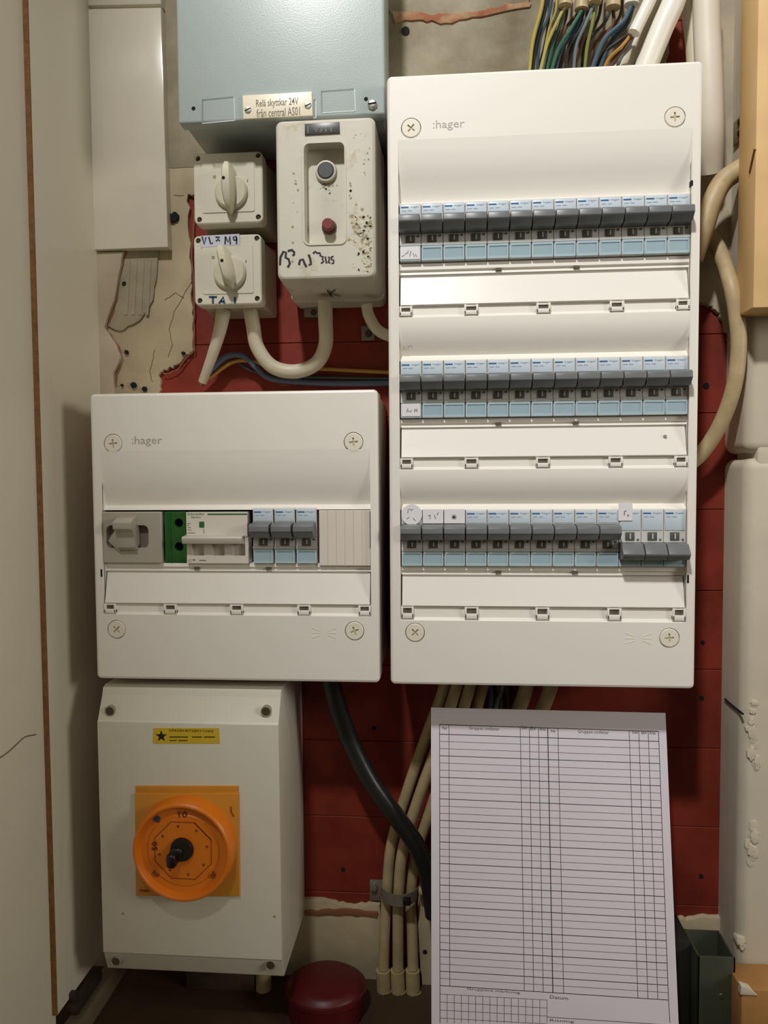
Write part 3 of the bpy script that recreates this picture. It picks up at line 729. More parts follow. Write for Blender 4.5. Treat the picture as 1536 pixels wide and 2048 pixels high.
# ================================================================== ROTARY SWITCHES
def rotary(label, poly, name, kpx, kpy, tilt, short, lab):
    ysf = -.055
    P = [W(a, b, ysf) for a, b in poly]           # TL TR BR BL
    x0 = (P[0].x + P[3].x) / 2; x1 = (P[1].x + P[2].x) / 2; z1 = (P[0].z + P[1].z) / 2; z0 = (P[2].z + P[3].z) / 2
    t = thing('rotary_switch', label, 'switch', ((x0 + x1) / 2, -.027, z0), 'rotary switches under the blue-grey cabinet')
    bm = nb(); hexa(bm, [Vector((x0 + .002, ysf + .012, z0 + .002)), Vector((x1 - .002, ysf + .012, z0 + .002)), Vector((x1 - .002, ysf + .012, z1 - .002)), Vector((x0 + .002, ysf + .012, z1 - .002))],
                    [Vector((x0 - .001, -.002, z0 - .001)), Vector((x1 + .001, -.002, z0 - .001)), Vector((x1 + .001, -.002, z1 + .001)), Vector((x0 - .001, -.002, z1 + .001))], .002)
    part('housing', bm, sw_side, t, ang=20)
    bm = nb(); scs = [(x0 + .004, z1 - .004), (x1 - .0035, z1 - .0035), (x1 - .004, z0 + .0045), (x0 + .0045, z0 + .004)]
    plate(bm, rrect(x0 + .0012, x1 - .0012, z0 + .0012, z1 - .0012, .003), [circle(a, b, .0022, 16) for a, b in scs], ysf, .004,
          steps=[(rrect(x0 + .0003, x1 - .0003, z0 + .0003, z1 - .0003, .004), ysf + .0006), (rrect(x0, x1, z0, z1, .004), ysf + .0018), (rrect(x0, x1, z0, z1, .004), ysf + .013)])
    part('front_cover', bm, sw_m, t, ang=14)
    bm = nb(); ix0, ix1, iz0, iz1 = x0 + .0075, x1 - .007, z0 + .009, z1 - .0085
    plate(bm, rrect(ix0, ix1, iz0, iz1, .0015, 3), [], ysf - .0006, .0006); fp = part('face_plate', bm, sw_m, t)
    for a, b in scs:
        bm = nb(); ring(bm, a, b, [(0, ysf + .0014), (.0018, ysf + .0016), (.0022, ysf + .0022)], 16); s = part('cover_screw', bm, mat('dull_screw', (110, 100, 84), .5, metal=.4), t)
        bm = nb(); ribbon(bm, [(a - .0014, b - .0008), (a + .0014, b + .0008)], .0006, ysf + .0014, .0002); part('screw_slot', bm, hole_m, s)
    k = W(kpx, kpy, ysf - .012); cx, cz = k.x, k.z; R = .0138; y0 = ysf - .0006
    bm = nb(); ring(bm, cx, cz - .001, [(0, y0 - .0040), (.0120, y0 - .0038), (.0134, y0 - .0026), (R, y0 - .001), (R, y0)], 40)
    base = part('knob_disc', bm, knob_m, t)
    # tapering grip
    bm = nb(); sec = []; top, bot = .0180, -.0190 if not short else -.0150
    st = [(top, .0026, .0135), (top - .004, .0044, .0150), (.004, .0050, .0155), (-.004, .0048, .0145), (-.010, .0040, .0125), (bot + .003, .0024, .0090), (bot, .0007, .0045)]
    tb = bmesh.new(); loops = []
    for zz, hw, hh in st:
        pts = [(-hw, 0), (-hw, -hh * .7), (-hw * .55, -hh), (hw * .55, -hh), (hw, -hh * .7), (hw, 0)]
        loops.append([tb.verts.new((cx + a * 1 * math.cos(tilt) - zz * math.sin(tilt), y0 - .0015 + b, cz + zz * math.cos(tilt) + a * math.sin(tilt))) for a, b in pts])
    for A, B in zip(loops, loops[1:]):
        for i in range(5): tb.faces.new((A[i], A[i + 1], B[i + 1], B[i]))
    tb.faces.new(loops[0][::-1]); tb.faces.new(loops[-1]); bmesh.ops.recalc_face_normals(tb, faces=tb.faces[:]); merge(bm, tb)
    g = part('knob_grip', bm, knob_m, t, ang=50)
    yy = y0 - .0015 - .0155
    bm = nb(); gx, gz = cx - .0016, cz + .0045; ring(bm, gx, gz, [(0, yy - .0002), (.0013, yy - .0002), (.0014, yy + .001)], 14); part('grip_hole', bm, hole_m, g)
    bm = nb(); a, b = cx + .0135, cz + .008
    ribbon(bm, [(a, b - .0012), (a, b + .0012)], .0006, ysf - .0006); a = cx - .014; ribbon(bm, circle(a, b + .004, .0010, 10) + [circle(a, b + .004, .001, 10)[0]], .0005, ysf - .0006)
    part('position_print', bm, mat('print_dark', (80, 72, 58), .6), fp)
    return t, fp, (x0, x1, z0, z1, ysf)
up_sw = rotary('white rotary switch with ivory knob, upper of the two beneath the blue-grey cabinet', [(388, 306), (524, 303), (527, 445), (386, 449)], '', 455, 372, 0.0, False, None)
lo_sw = rotary('white rotary switch with blue handwriting, lower of the two, cables below', [(386, 473), (521, 466), (525, 606), (390, 613)], '', 452, 536, 0.22, True, None)
t, fp, (x0, x1, z0, z1, ysf) = lo_sw
bm = nb(); P = pxpoly([(402, 472), (479, 468), (480, 490), (403, 495)], ysf - .0003); prism(bm, P, ysf - .0008, ysf - .0002); tp = part('white_tape', bm, mat('bluish_tape', (196, 200, 214), .5), t)
def hand(bm, strokes, px0, py0, sx, sy, y, wd=.0009, th=.0002):
    for st in strokes: ribbon(bm, [XZ(px0 + a * sx, py0 + b * sy, y) for a, b in st], wd, y, th)
bm = nb(); hand(bm, [[(-.2, 0), (.3, 1), (.6, .1)], [(1.2, .05), (1.6, .9), (2.1, .8)], [(2.6, .1), (3.5, .1)], [(2.7, .6), (3.2, .35), (3.5, .6)], [(4.6, 1), (4.7, 0)], [(4.7, .05), (5.2, .7), (5.6, 0), (5.7, 1)], [(6.4, .4), (6.3, .1), (6.9, 0), (7, .45), (6.4, .45)], [(7, .1), (7, .95)]], 406, 473, 9.6, 16, ysf - .0008, .0013)
part('handwriting', bm, mat('marker_navy', (36, 40, 66), .5), tp)
bm = nb(); hand(bm, [[(0, 0), (1.6, 0)], [(.8, 0), (.8, 1)], [(2, 1), (2.9, 0), (3.1, 1)], [(2.3, .7), (3, .7)], [(5.2, 0), (5.2, 1)]], 418, 594, 10, 13, ysf, .0017)
part('handwriting', bm, inkb_m, t)

# ================================================================== MOTOR STARTER BOX
ys = -.085
P = [W(549, 241, ys), W(750, 233, ys), W(753, 552, ys), W(556, 563, ys)]
x0 = (P[0].x + P[3].x) / 2; x1 = (P[1].x + P[2].x) / 2; z1 = (P[0].z + P[1].z) / 2; z0 = (P[2].z + P[3].z) / 2
ms2 = thing('motor_starter', 'chipped grey starter box with dark round button, red button and marker scribbles', 'starter box', ((x0 + x1) / 2, -.04, z0 - .004))
bm = nb(); px = pxpoly([(604, 290), (686, 283), (693, 484), (614, 490)], ys)
hx0 = (px[0][0] + px[3][0]) / 2; hx1 = (px[1][0] + px[2][0]) / 2; hz1 = (px[0][1] + px[1][1]) / 2; hz0 = (px[2][1] + px[3][1]) / 2
hole = rrect(hx0, hx1, hz0, hz1, .004, 5)
g = .0024
plate(bm, rrect(x0 + g, x1 - g, z0 + g, z1 - g, .003), [hole], ys, .012,
      steps=[(rrect(x0 + g * .45, x1 - g * .45, z0 + g * .45, z1 - g * .45, .005), ys + .0005), (rrect(x0 + g * .1, x1 - g * .1, z0 + g * .1, z1 - g * .1, .005), ys + .0015), (rrect(x0, x1, z0, z1, .005), ys + .003),
             (rrect(x0 - .001, x1 + .001, z0 - .002, z1, .006), ys + .060), (rrect(x0 - .0015, x1 + .0015, z0 - .004, z1, .006), ys + .0605), (rrect(x0 - .0015, x1 + .0015, z0 - .004, z1, .006), -.001)])
part('cover', bm, starter_m, ms2, ang=11)
bm = nb(); ring2 = rrect(hx0 - .0012, hx1 + .0012, hz0 - .0012, hz1 + .0012, .005, 5)
plate(bm, ring2, [hole], ys - .0008, .001); part('recess_rim', bm, starter_m, ms2)
bm = nb(); box(bm, hx0 - .001, hx1 + .001, ys + .0118, ys + .0126, hz0 - .001, hz1 + .001); rec = part('recess_plate', bm, starter_m, ms2)
yr = ys + .0118
def btn(px_, py_, R, m, name, hgt):
    a = XZ(px_, py_, yr - hgt); bm = nb(); ring(bm, a[0], a[1], [(0, yr - hgt), (R * .86, yr - hgt), (R, yr - hgt + .0008), (R, yr)], 28); return part(name, bm, m, ms2), a
b1, a1 = btn(651, 340, .0066, dk_btn, 'start_button', .0042)
bm = nb(); ring(bm, a1[0], a1[1], [(.0066, yr - .0034), (.0080, yr - .0030), (.0086, yr - .001), (.0088, yr)], 28); part('button_collar', bm, starter_m, ms2)
b2, a2 = btn(655, 447, .0045, red_btn, 'stop_button', .009)
bm = nb(); ring(bm, a2[0], a2[1], [(.0042, yr - .003), (.0055, yr - .0025), (.0060, yr)], 24); part('button_collar', bm, mat('dark_collar', (90, 66, 56), .5), ms2)
bm = nb(); random.seed(3)
def blob(cx, cz, r, y, th=.00015):
    prism(bm, jag([(cx + a * random.uniform(.7, 1.5), cz + b * random.uniform(.7, 1.5)) for a, b in circle(0, 0, r, 7, random.random())], r * .4, 3), y - th, y + .0002)
for px_, py_, r, n, sx, sy in ((725, 460, .0016, 46, 24, 44), (735, 510, .0014, 34, 16, 36), (700, 385, .0012, 6, 6, 22), (730, 330, .0009, 7, 14, 44), (715, 270, .0006, 4, 20, 14)):
    for k in range(n):
        a = XZ(max(698, min(742, px_ + random.gauss(0, .45) * sx)), min(542, py_ + random.gauss(0, .5) * sy), ys); blob(a[0], a[1], r * random.uniform(.3, .9), ys)
for k in range(18):
    a = XZ(655 + random.gauss(0, 12), 372 + random.gauss(0, 6), yr)
    if (a[0] - a1[0]) ** 2 + (a[1] - a1[1]) ** 2 > .009 ** 2: blob(a[0], a[1], random.uniform(.0004, .0010), yr)
for k in range(10):
    a = XZ(592 + random.gauss(0, 6), 375 + random.gauss(0, 60), ys); 
    if a[0] < hx0 - .0025: blob(a[0], a[1], random.uniform(.0004, .0010), ys)
part('paint_chips', bm, chip_m, ms2, stuff=True)
bm = nb()
for k in range(40):
    a = XZ(max(698, min(742, 724 + random.gauss(0, 12))), min(540, 490 + random.gauss(0, 30)), ys); blob(a[0], a[1], .0014 * random.uniform(.3, .9), ys, .0002)
part('pale_chips', bm, chipl_m, ms2, stuff=True)
P = pxpoly([(610, 249), (679, 245), (680, 267), (610, 271)], ys); bm = nb(); prism(bm, P, ys - .0012, ys, .0002); tg = part('name_tag', bm, tag_dark, ms2)
bm = nb(); hand(bm, [[(0, 0), (0, 1)], [(1.4, .2), (1.8, .8), (2.2, .2)], [(2.6, .3), (3, .1), (3, .7), (2.6, .8)], [(4, .2), (4, .8)], [(5, .1), (5.2, .8)]], 616, 252, 9, 14, ys - .0012, .0008, .0001); part('tag_lettering', bm, tag_txt, tg)
bm = nb(); Yh = ys
hand(bm, [[(0, 4), (.1, 2), (.8, .4), (1.4, .6), (1.3, 2), (2, 2.4), (2.3, 3.6), (1.8, 4.6)], [(1.8, .3), (2.8, 0), (3.3, .6), (3.3, 1.2), (2.9, 1.5)]], 560, 500, 8.6, 7.6, Yh, .0018)
hand(bm, [[(0, 3), (.3, 1.6), (1, 1.4), (1.4, 2.6), (1.9, 3.6)], [(2.4, 0), (2.8, 1.2), (3, 2.8), (2.4, 3)]], 598, 509, 8, 7, Yh, .0018)
hand(bm, [[(0, .6), (.6, 0), (1, .5), (1.7, .4), (1.9, 1.4)]], 626, 503, 8, 7, Yh, .0015)
hand(bm, [[(0, 0), (.6, 0), (.4, .9), (.8, 1.4), (0, 2)], [(1.2, 0), (1.6, 2)], [(2, .2), (2.5, .3), (2.1, 1.8), (2.7, 1.8)], [(3.6, 0), (3, .1), (3, .9), (3.6, 1), (3.6, 1.9), (3, 2)]], 642, 513, 7, 7, Yh, .0013)
part('marker_writing', bm, ink_m, ms2)
# K on the underside
bm = nb(); cz = z0 - .0026; p = W(667, 596, -.05); kx = p.x
tb = bmesh.new()
def seg3(a, b, wd=.0012):
    a = Vector(a); b = Vector(b); d = (b - a).normalized(); n_ = Vector((-d.y, d.x, 0)) * wd / 2
    f = tb.faces.new([tb.verts.new(v) for v in (a + n_, b + n_, b - n_, a - n_)])
zz = z0 - .0021
seg3((kx - .004, -.058, zz), (kx - .003, -.038, zz - .0006)); seg3((kx + .003, -.058, zz), (kx - .003, -.048, zz - .0003)); seg3((kx - .003, -.048, zz - .0003), (kx + .004, -.038, zz - .0006))
merge(bm, tb); part('marker_letter', bm, ink_m, ms2)

# ================================================================== SAFETY SWITCH BOX (orange)
yo = -.100
def q(px, py, y=yo): return W(px, py, y)
a = (q(196, 1446) + q(204, 1912)) / 2; b = (q(557, 1448) + q(562, 1920)) / 2
x0, x1 = (q(200, 1680)).x, (q(560, 1680)).x
zt1 = q(380, 1447).z; zt0 = W(380, 1384, yo + .010).z; zb1 = q(380, 1912).z; zb0 = W(385, 1948, yo + .006).z
sf = thing('safety_switch', 'large light grey switch box with round orange handle below the small board', 'safety switch', ((x0 + x1) / 2, -.05, zb0))
bm = nb()
prof_x(bm, [(-.002, zt0 + .004), (yo + .016, zt0 + .004), (yo + .0115, zt0 + .002), (yo + .0100, zt0 - .003), (yo + .0010, zt1 + .0008), (yo, zt1), (yo, zb1), (yo + .001, zb1 - .001), (yo + .0072, zb0 + .001), (yo + .009, zb0), (-.002, zb0)], x0, x1, True, .0007)
part('box', bm, box_m, sf, ang=25)
bm = nb(); box(bm, x0 + .003, x1 - .001, -.050, -.0015, zb0 + .003, zt0 + .006, .002); part('mounting_base', bm, box_m, sf)
for px_, py_, yy in ((220, 1422, yo + .0035), (532, 1423, yo + .0035), (232, 1922, yo + .0022), (541, 1930, yo + .0022)):
    p = W(px_, py_, yy); bm = nb(); ring(bm, p.x, p.z, [(0, yy - .0002), (.0030, yy - .0004), (.0036, yy - .0012), (.0041, yy - .0012), (.0043, yy + .004)], 24)
    s = part('corner_screw_cup', bm, mat('screw_cup', (150, 144, 124), .5), sf)
    bm = nb(); ring(bm, p.x, p.z, [(0, yy - .0008), (.0032, yy - .0008)], 20); part('screw_head', bm, mat('screw_dark', (72, 66, 46), .5), s)
for px_, py_ in ((246, 1827), (549, 1833)):
    p = q(px_, py_); bm = nb(); ring(bm, p.x, p.z, [(0, yo - .0003), (.0008, yo - .0003), (.001, yo)], 10); part('rivet', bm, mat('screw_cup', (150, 144, 124), .5), sf)
# orange actuator
P = pxpoly([(272, 1584), (479, 1584), (481, 1789), (274, 1789)], yo)
bm = nb(); prism(bm, P, yo - .0028, yo, .0006)
P2 = pxpoly([(272, 1571), (478, 1571), (478, 1586), (272, 1586)], yo); prism(bm, P2, yo - .0010, yo, .0003)
act = part('orange_plate', bm, yel_m, sf)
ca = W(376, 1687, yo); cx, cz = ca.x, ca.z; yk = yo - .016; R = .0392
bm = nb(); y1 = yo - .0028
ring(bm, cx, cz, [(R + .0012, y1), (R + .0012, y1 - .001), (R, yk + .0012), (R - .0012, yk), (R - .0026, yk), (R - .0034, yk + .0010), (R - .0050, yk + .0052), (.0290, yk + .0056), (.0282, yk + .0048), (0, yk + .0048)], 56)
knob = part('rotary_handle', bm, orange_m, sf, ang=30)
yk2 = yk + .0048
bm = nb(); oc = circle(cx, cz, .0245, 8, .39); ribbon(bm, oc + [oc[0], oc[1]], .0006, yk2, .0003); part('octagon_line', bm, obrown, knob)
for k in range(8):
    an = .39 + k * math.pi / 4 - .2; bm = nb(); ring(bm, cx + .0195 * math.cos(an), cz + .0195 * math.sin(an), [(0, yk2 - .0002), (.0011, yk2 - .0002), (.0012, yk2)], 10); part('dial_dot', bm, obrown, knob)
for an in (3.85, 5.6):
    bm = nb(); ring(bm, cx + .0262 * math.cos(an) * 1.12, cz + .0262 * math.sin(an) * 1.12, [(0, yk2 + .0002), (.0024, yk2 + .0002), (.0028, yk2 - .0004)], 14); part('dial_recess', bm, obrown, knob)
bm = nb(); text(bm, '50', cx - .0262, cx - .0192, cz + .001, cz + .005, yk2 - .0004, .0003, math.pi / 2)
text(bm, '10', cx - .0030, cx + .0036, cz + .0262, cz + .0312, yk2 + .0002, .0003); part('dial_numbers', bm, mat('dial_print', (70, 26, 14), .5), knob)
bm = nb(); prism(bm, jag(circle(cx - .0205, cz + .0245, .0026, 8), .0004, 2), yk2 - .0002, yk2 + .001); part('blue_mark', bm, mat('bluegrey_mark', (70, 72, 84), .6), knob)
bm = nb(); ring(bm, cx - .0008, cz + .0010, [(0, yk2 - .003), (.0085, yk2 - .0028), (.0092, yk2 - .0018), (.0094, yk2)], 30); sp = part('spindle', bm, black_m, sf)
bm = nb(); box(bm, cx - .011, cx - .003, yk2 - .010, yk2, cz - .011, cz + .001, .0034, 3); box(bm, cx - .0095, cx + .001, yk2 - .006, yk2, cz - .006, cz + .004, .003, 3); part('locking_pin', bm, black_m, sp)
bm = nb(); a = XZ(456, 1638, yk); ribbon(bm, [(a[0] - .001, a[1] + .004), (a[0] - .0012, a[1]), (a[0] + .001, a[1] - .004)], .0007, yo - .0029, .0006); ribbon(bm, [XZ(282, 1776, yo), XZ(300, 1778, yo)], .0012, yo - .0029, .0006); part('arrow_mark', bm, obrown, act)
P = pxpoly([(307, 1456), (438, 1456), (440, 1487), (306, 1487)], yo)
st = thing('warning_sticker', 'narrow yellow sticker with black star on the grey switch box', 'sticker', ((P[0][0] + P[1][0]) / 2, yo, P[3][1]))
bm = nb(); prism(bm, P, yo - .0003, yo); part('sticker_sheet', bm, ysticker, st)
c = XZ(323, 1472, yo); star = []
for k in range(10):
    r = .0047 if k % 2 == 0 else .0019; an = math.pi / 2 + k * math.pi / 5; star.append((c[0] + r * math.cos(an), c[1] + r * math.sin(an)))
bm = nb(); prism(bm, star, yo - .0005, yo - .0003); part('star', bm, black_m, st)
bm = nb(); yy = yo - .0003
def L2(s, a, b, c_, d): A = XZ(a, b, yy); B = XZ(c_, d, yy); text(bm, s, A[0], B[0], B[1], A[1], yy, .0001)
L2('SÄKERHETSBRYTARE', 338, 1457, 427, 1465); 
for a_, b_ in ((339, 376), (384, 404), (408, 430)): ribbon(bm, [XZ(a_, 1474, yy), XZ(b_, 1474, yy)], .0009, yy)
for a_, b_ in ((339, 353), (357, 375)): ribbon(bm, [XZ(a_, 1481, yy), XZ(b_, 1481, yy)], .0008, yy)
part('sticker_print', bm, ytext, st)

# ================================================================== CIRCUIT LIST (paper)
def Yp(py): return -.058 - .046 * (py - 1415) / 640.0
def WP(px, py):   # on the tilted sheet
    y = Yp(py); return W(px, py, y)
PT = W(862, 1415, -.058); PTR = W(1331, 1426, -.058)
# plane through top edge, leaning out toward the bottom
tilt = .046 / .245
class Sheet: pass
nrm = Vector((0, -1, 0)).lerp(Vector((0, 0, 0)), 0); dn = Vector((0.0, -tilt, -1)).normalized(); rt = Vector((1, 0, 0)); nr = rt.cross(dn).normalized()
if nr.y > 0: nr = -nr
def onsheet(px, py):
    d = FW + RT * ((px - 768) / FPX) - UP * ((py - 1024) / FPX)
    s = (PT - CAM).dot(nr) / d.dot(nr); return CAM + d * s
def uv(px, py):
    p = onsheet(px, py) - PT; return (p.dot(rt), -p.dot(dn))
def sh(u, v, off=0.0): return PT + rt * u - dn * v + nr * off
U1 = uv(1331, 1426)[0]; V1 = uv(1357, 2046)[1]; pp = thing('circuit_list', 'white printed circuit list form hanging below the tall board', 'paper', tuple(sh(U1 / 2, V1 - .02)))
uL = uv(862, 1500)[0]; uLb = uv(863, 2040)[0]; uRt = uv(1331, 1426)[0]; uRb = uv(1357, 2040)[0]; vT = uv(862, 1415)[1]; vTr = uv(1331, 1426)[1]
bm = nb(); t = bmesh.new(); NX, NZ = 12, 16; grid = []
for j in range(NZ + 1):
    row = []
    for i in range(NX + 1):
        fu, fv = i / NX, j / NZ
        ul = uL * (1 - fv) + uLb * fv; ur = uRt * (1 - fv) + uRb * fv
        v = vT + (vTr - vT) * fu + (V1 - .03 - vT) * fv; u = ul + (ur - ul) * fu
        row.append(t.verts.new(sh(u, v, 0)))
    grid.append(row)
for j in range(NZ):
    for i in range(NX): t.faces.new((grid[j][i], grid[j][i + 1], grid[j + 1][i + 1], grid[j + 1][i]))
rr = bmesh.ops.extrude_face_region(t, geom=t.faces[:])
for v in [g_ for g_ in rr['geom'] if isinstance(g_, bmesh.types.BMVert)]: v.co -= nr * .00025
bmesh.ops.recalc_face_normals(t, faces=t.faces[:]); merge(bm, t)
sheet = part('sheet', bm, paper_m, pp)
def rib3(bm, a, b, wd, off=.00004):
    """line between two pixels, laid on the sheet"""
    A = Vector(uv(*a)); B = Vector(uv(*b)); d = (B - A).normalized(); n_ = Vector((-d.y, d.x)) * wd / 2
    t = bmesh.new(); f = t.faces.new([t.verts.new(sh(p.x, p.y, off)) for p in (A + n_, B + n_, B - n_, A - n_)]); f.normal_update()
    if f.normal.dot(nr) < 0: f.normal_flip()
    merge(bm, t)
# table corners in the photo
TL, TR_, BL, BR_ = (879, 1449), (1317, 1463), (880, 1971), (1337, 2000)
def tp_(fx, fy):
    l = (TL[0] + (BL[0] - TL[0]) * fy, TL[1] + (BL[1] - TL[1]) * fy); r_ = (TR_[0] + (BR_[0] - TR_[0]) * fy, TR_[1] + (BR_[1] - TR_[1]) * fy)
    return (l[0] + (r_[0] - l[0]) * fx, l[1] + (r_[1] - l[1]) * fx)
bmd = nb(); bml = nb()
rib3(bmd, TL, TR_, .0006); h0 = .037; NR = 35
rib3(bmd, tp_(0, h0), tp_(1, h0), .0006)
for k in range(1, NR + 1):
    fy = h0 + (1 - h0) * k / NR
    rib3(bmd if k % 3 == 0 or k == NR else bml, tp_(0, fy), tp_(1, fy), .00055 if k % 3 == 0 or k == NR else .0004)
for fx, bold in ((0, 1), (.043, 0), (.369, 0), (.41, 0), (.452, 0), (.494, 2), (.541, 0), (.866, 0), (.91, 0), (.953, 0), (1, 1)):
    rib3(bmd if bold else bml, tp_(fx, 0), tp_(fx, 1), .0007 if bold == 2 else .0005)
rib3(bmd, BL, (880, 2046), .0005); rib3(bmd, BR_, (1340, 2046), .0005)
for k in range(0, 16): 
    xa = 880 + k * (1094 - 880) / 15; rib3(bml, (xa, 1988 + k * .8), (xa, 2046), .0004)
for k in range(4): rib3(bml, (880, 1988 + 16 * k), (1094, 2000 + 16 * k), .0004)
rib3(bml, (1094, 2034), (1339, 2050), .0005)
part('ruled_lines', bml, mat('thin_ruling', (92, 86, 92), .7), sheet); part('bold_lines', bmd, mat('bold_ruling', (44, 42, 48), .7), sheet)
def shtext(bm, s, a, b, hgt):
    A = Vector(uv(*a)); B = Vector(uv(*b)); L = (B - A).length; t = bmesh.new(); text(t, s, 0, L, 0, hgt, 0, .00005)
    d = (B - A).normalized(); n_ = Vector((-d.y, d.x))
    for v in t.verts:
        p = A + d * v.co.x + n_ * v.co.z; v.co = sh(p.x, p.y, .00004 - v.co.y)
    merge(bm, t)
bm = nb()
shtext(bm, 'Gruppen omfattar', (938, 1461), (999, 1463), .0032); shtext(bm, 'Gruppen omfattar', (1156, 1468), (1218, 1470), .0032)
shtext(bm, 'Nr', (885, 1459), (895, 1459), .0024); shtext(bm, 'Nr', (1102, 1465), (1112, 1465), .0024)
for px_, py_, s in ((1043, 1458, 'Säk'), (1061, 1460, 'Br'), (1079, 1461, 'Area'), (1264, 1467, 'Säk'), (1283, 1468, 'Br'), (1299, 1469, 'Area')):
    shtext(bm, s, (px_, py_), (px_ + 12, py_ + .4), .0026)
part('header_text', bm, mat('form_print', (70, 66, 72), .7), sheet); bm = nb()
shtext(bm, 'Gruppens märkning', (934, 1981), (1040, 1989), .0022); part('footer_text', bm, mat('form_print', (70, 66, 72), .7), sheet); bm = nb(); shtext(bm, 'Datum', (1100, 1997), (1136, 2000), .0024)
part('footer_text', bm, mat('form_print', (70, 66, 72), .7), sheet); bm = nb(); shtext(bm, 'Ritning', (1100, 2044), (1148, 2047), .0022)
part('footer_text', bm, mat('form_print', (70, 66, 72), .7), sheet)

# ================================================================== CABLES
def cable(name, label, pts, r, m, cat='cable', group=None, seg=14, sub=10, ends=None):
    bm = nb(); tube(bm, pts3(pts), r, seg, True, sub)
    return solo(name, bm, m, label, cat, group)
bm = nb(); tube(bm, pts3([(448, 618, -.030), (440, 660, -.028), (425, 710, -.022), (405, 764, -.012)]), .0064, 14, True, 10, .0038); solo('cable', bm, cable_m, 'beige cable bent left below the lower rotary switch', 'cable')
cable('cable', 'beige cable looping in a U from rotary switch to starter box', [(499, 610, -.030), (506, 650, -.030), (515, 695, -.026), (545, 733, -.022), (590, 743, -.020), (632, 727, -.022), (651, 690, -.028), (651, 640, -.038), (650, 600, -.042)], .0062, cable_m)
cable('cable', 'short beige cable leaving the right underside of the starter box', [(733, 608, -.036), (738, 632, -.034), (758, 662, -.028), (800, 680, -.022)], .0048, cable_m)
cable('wire', 'thick blue insulated wire crossing the red wall above the small board', [(405, 766, -.010), (418, 745, -.012), (452, 714, -.012), (486, 712, -.012), (512, 735, -.010), (540, 757, -.008), (600, 764, -.006), (680, 767, -.006), (800, 766, -.006)], .0026, mat('slate_blue_wire', (84, 96, 118), .45), 'wire')
cable('wire', 'yellow-green earth wire curving behind the U-shaped cable', [(402, 768, -.008), (425, 752, -.010), (462, 726, -.010), (500, 722, -.010), (560, 738, -.008), (640, 738, -.006), (720, 742, -.006), (800, 746, -.006)], .0017, mat('earth_wire', (176, 130, 54), .45), 'wire')
cable('wire', 'dark green wire end beside the tapered cable', [(404, 770, -.007), (416, 758, -.008), (440, 738, -.008), (470, 722, -.007), (500, 740, -.006), (560, 752, -.005), (680, 756, -.005), (800, 758, -.005)], .0015, mat('petrol_wire', (52, 70, 66), .45), 'wire')
a = W(737, 667, -.004); cl = thing('cable_clip', 'small metal saddle clip on the red wall by the starter box', 'clip', (a.x, -.004, a.z - .006))
bm = nb(); box(bm, a.x - .0065, a.x + .0055, -.004, 0, a.z - .006, a.z + .007, .001); part('bracket', bm, clamp_m, cl)
bm = nb(); ring(bm, a.x, a.z, [(0, -.0066), (.0024, -.0062), (.0032, -.004)], 16); part('screw', bm, mat('rusty_screw', (84, 50, 40), .6), cl)
a = W(634, 627, -.006); cl = thing('mounting_foot', 'dark metal mounting foot under the starter box', 'bracket', (a.x, -.004, a.z - .004))
bm = nb(); box(bm, a.x - .012, a.x + .012, -.006, 0, a.z - .003, a.z + .012, .001); part('tab', bm, clamp_m, cl)
bm = nb(); ring(bm, a.x - .003, a.z + .001, [(0, -.0075), (.0022, -.0072), (.0028, -.006)], 14); part('screw', bm, mat('rusty_screw', (84, 50, 40), .6), cl)
# right side loops
cable('cable', 'thick beige cable arching out from behind the timber post', [(1520, 318, -.040), (1478, 340, -.040), (1445, 365, -.040), (1424, 405, -.042), (1408, 455, -.042), (1385, 520, -.040)], .0080, cable_o)
cable('cable', 'beige cable bowing right beside the tall board', [(1385, 430, -.012), (1412, 462, -.014), (1440, 505, -.024), (1462, 570, -.046), (1474, 640, -.048), (1477, 705, -.048), (1466, 780, -.044), (1440, 850, -.036), (1405, 904, -.030), (1370, 935, -.028)], .0062, cable_o)
# pipes and white cables at the top right
cable('conduit', 'wide white conduit running down beside the top right corner of the tall board', [(1412, -60, -.040), (1414, 60, -.040), (1418, 150, -.040), (1421, 260, -.036), (1420, 345, -.022)], .0105, mat('white_conduit', (230, 222, 206), .5, bump=.2, bscale=60, vary=.08), 'pipe')
cable('cable', 'straight white cable just left of the wide white conduit', [(1374, -60, -.030), (1378, 20, -.030), (1386, 90, -.028), (1390, 170, -.026)], .0060, cable_m)
cable('cable', 'thickest white cable slanting down behind the tall board', [(1362, -60, -.050), (1348, 0, -.050), (1322, 60, -.048), (1290, 140, -.044), (1270, 200, -.040)], .0090, cable_w)
cable('cable', 'white cable slanting behind the thickest one at the top', [(1340, -60, -.036), (1318, 0, -.036), (1288, 60, -.034), (1244, 130, -.030), (1205, 190, -.026)], .0076, cable_m)
bm = nb(); tube(bm, pts3([(1322, -60, -.056), (1302, -5, -.056), (1268, 66, -.056)]), .0048, 14)
cc = solo('cable', bm, cable_w, 'bright white cable with its sheath cut off above the tall board', 'cable')
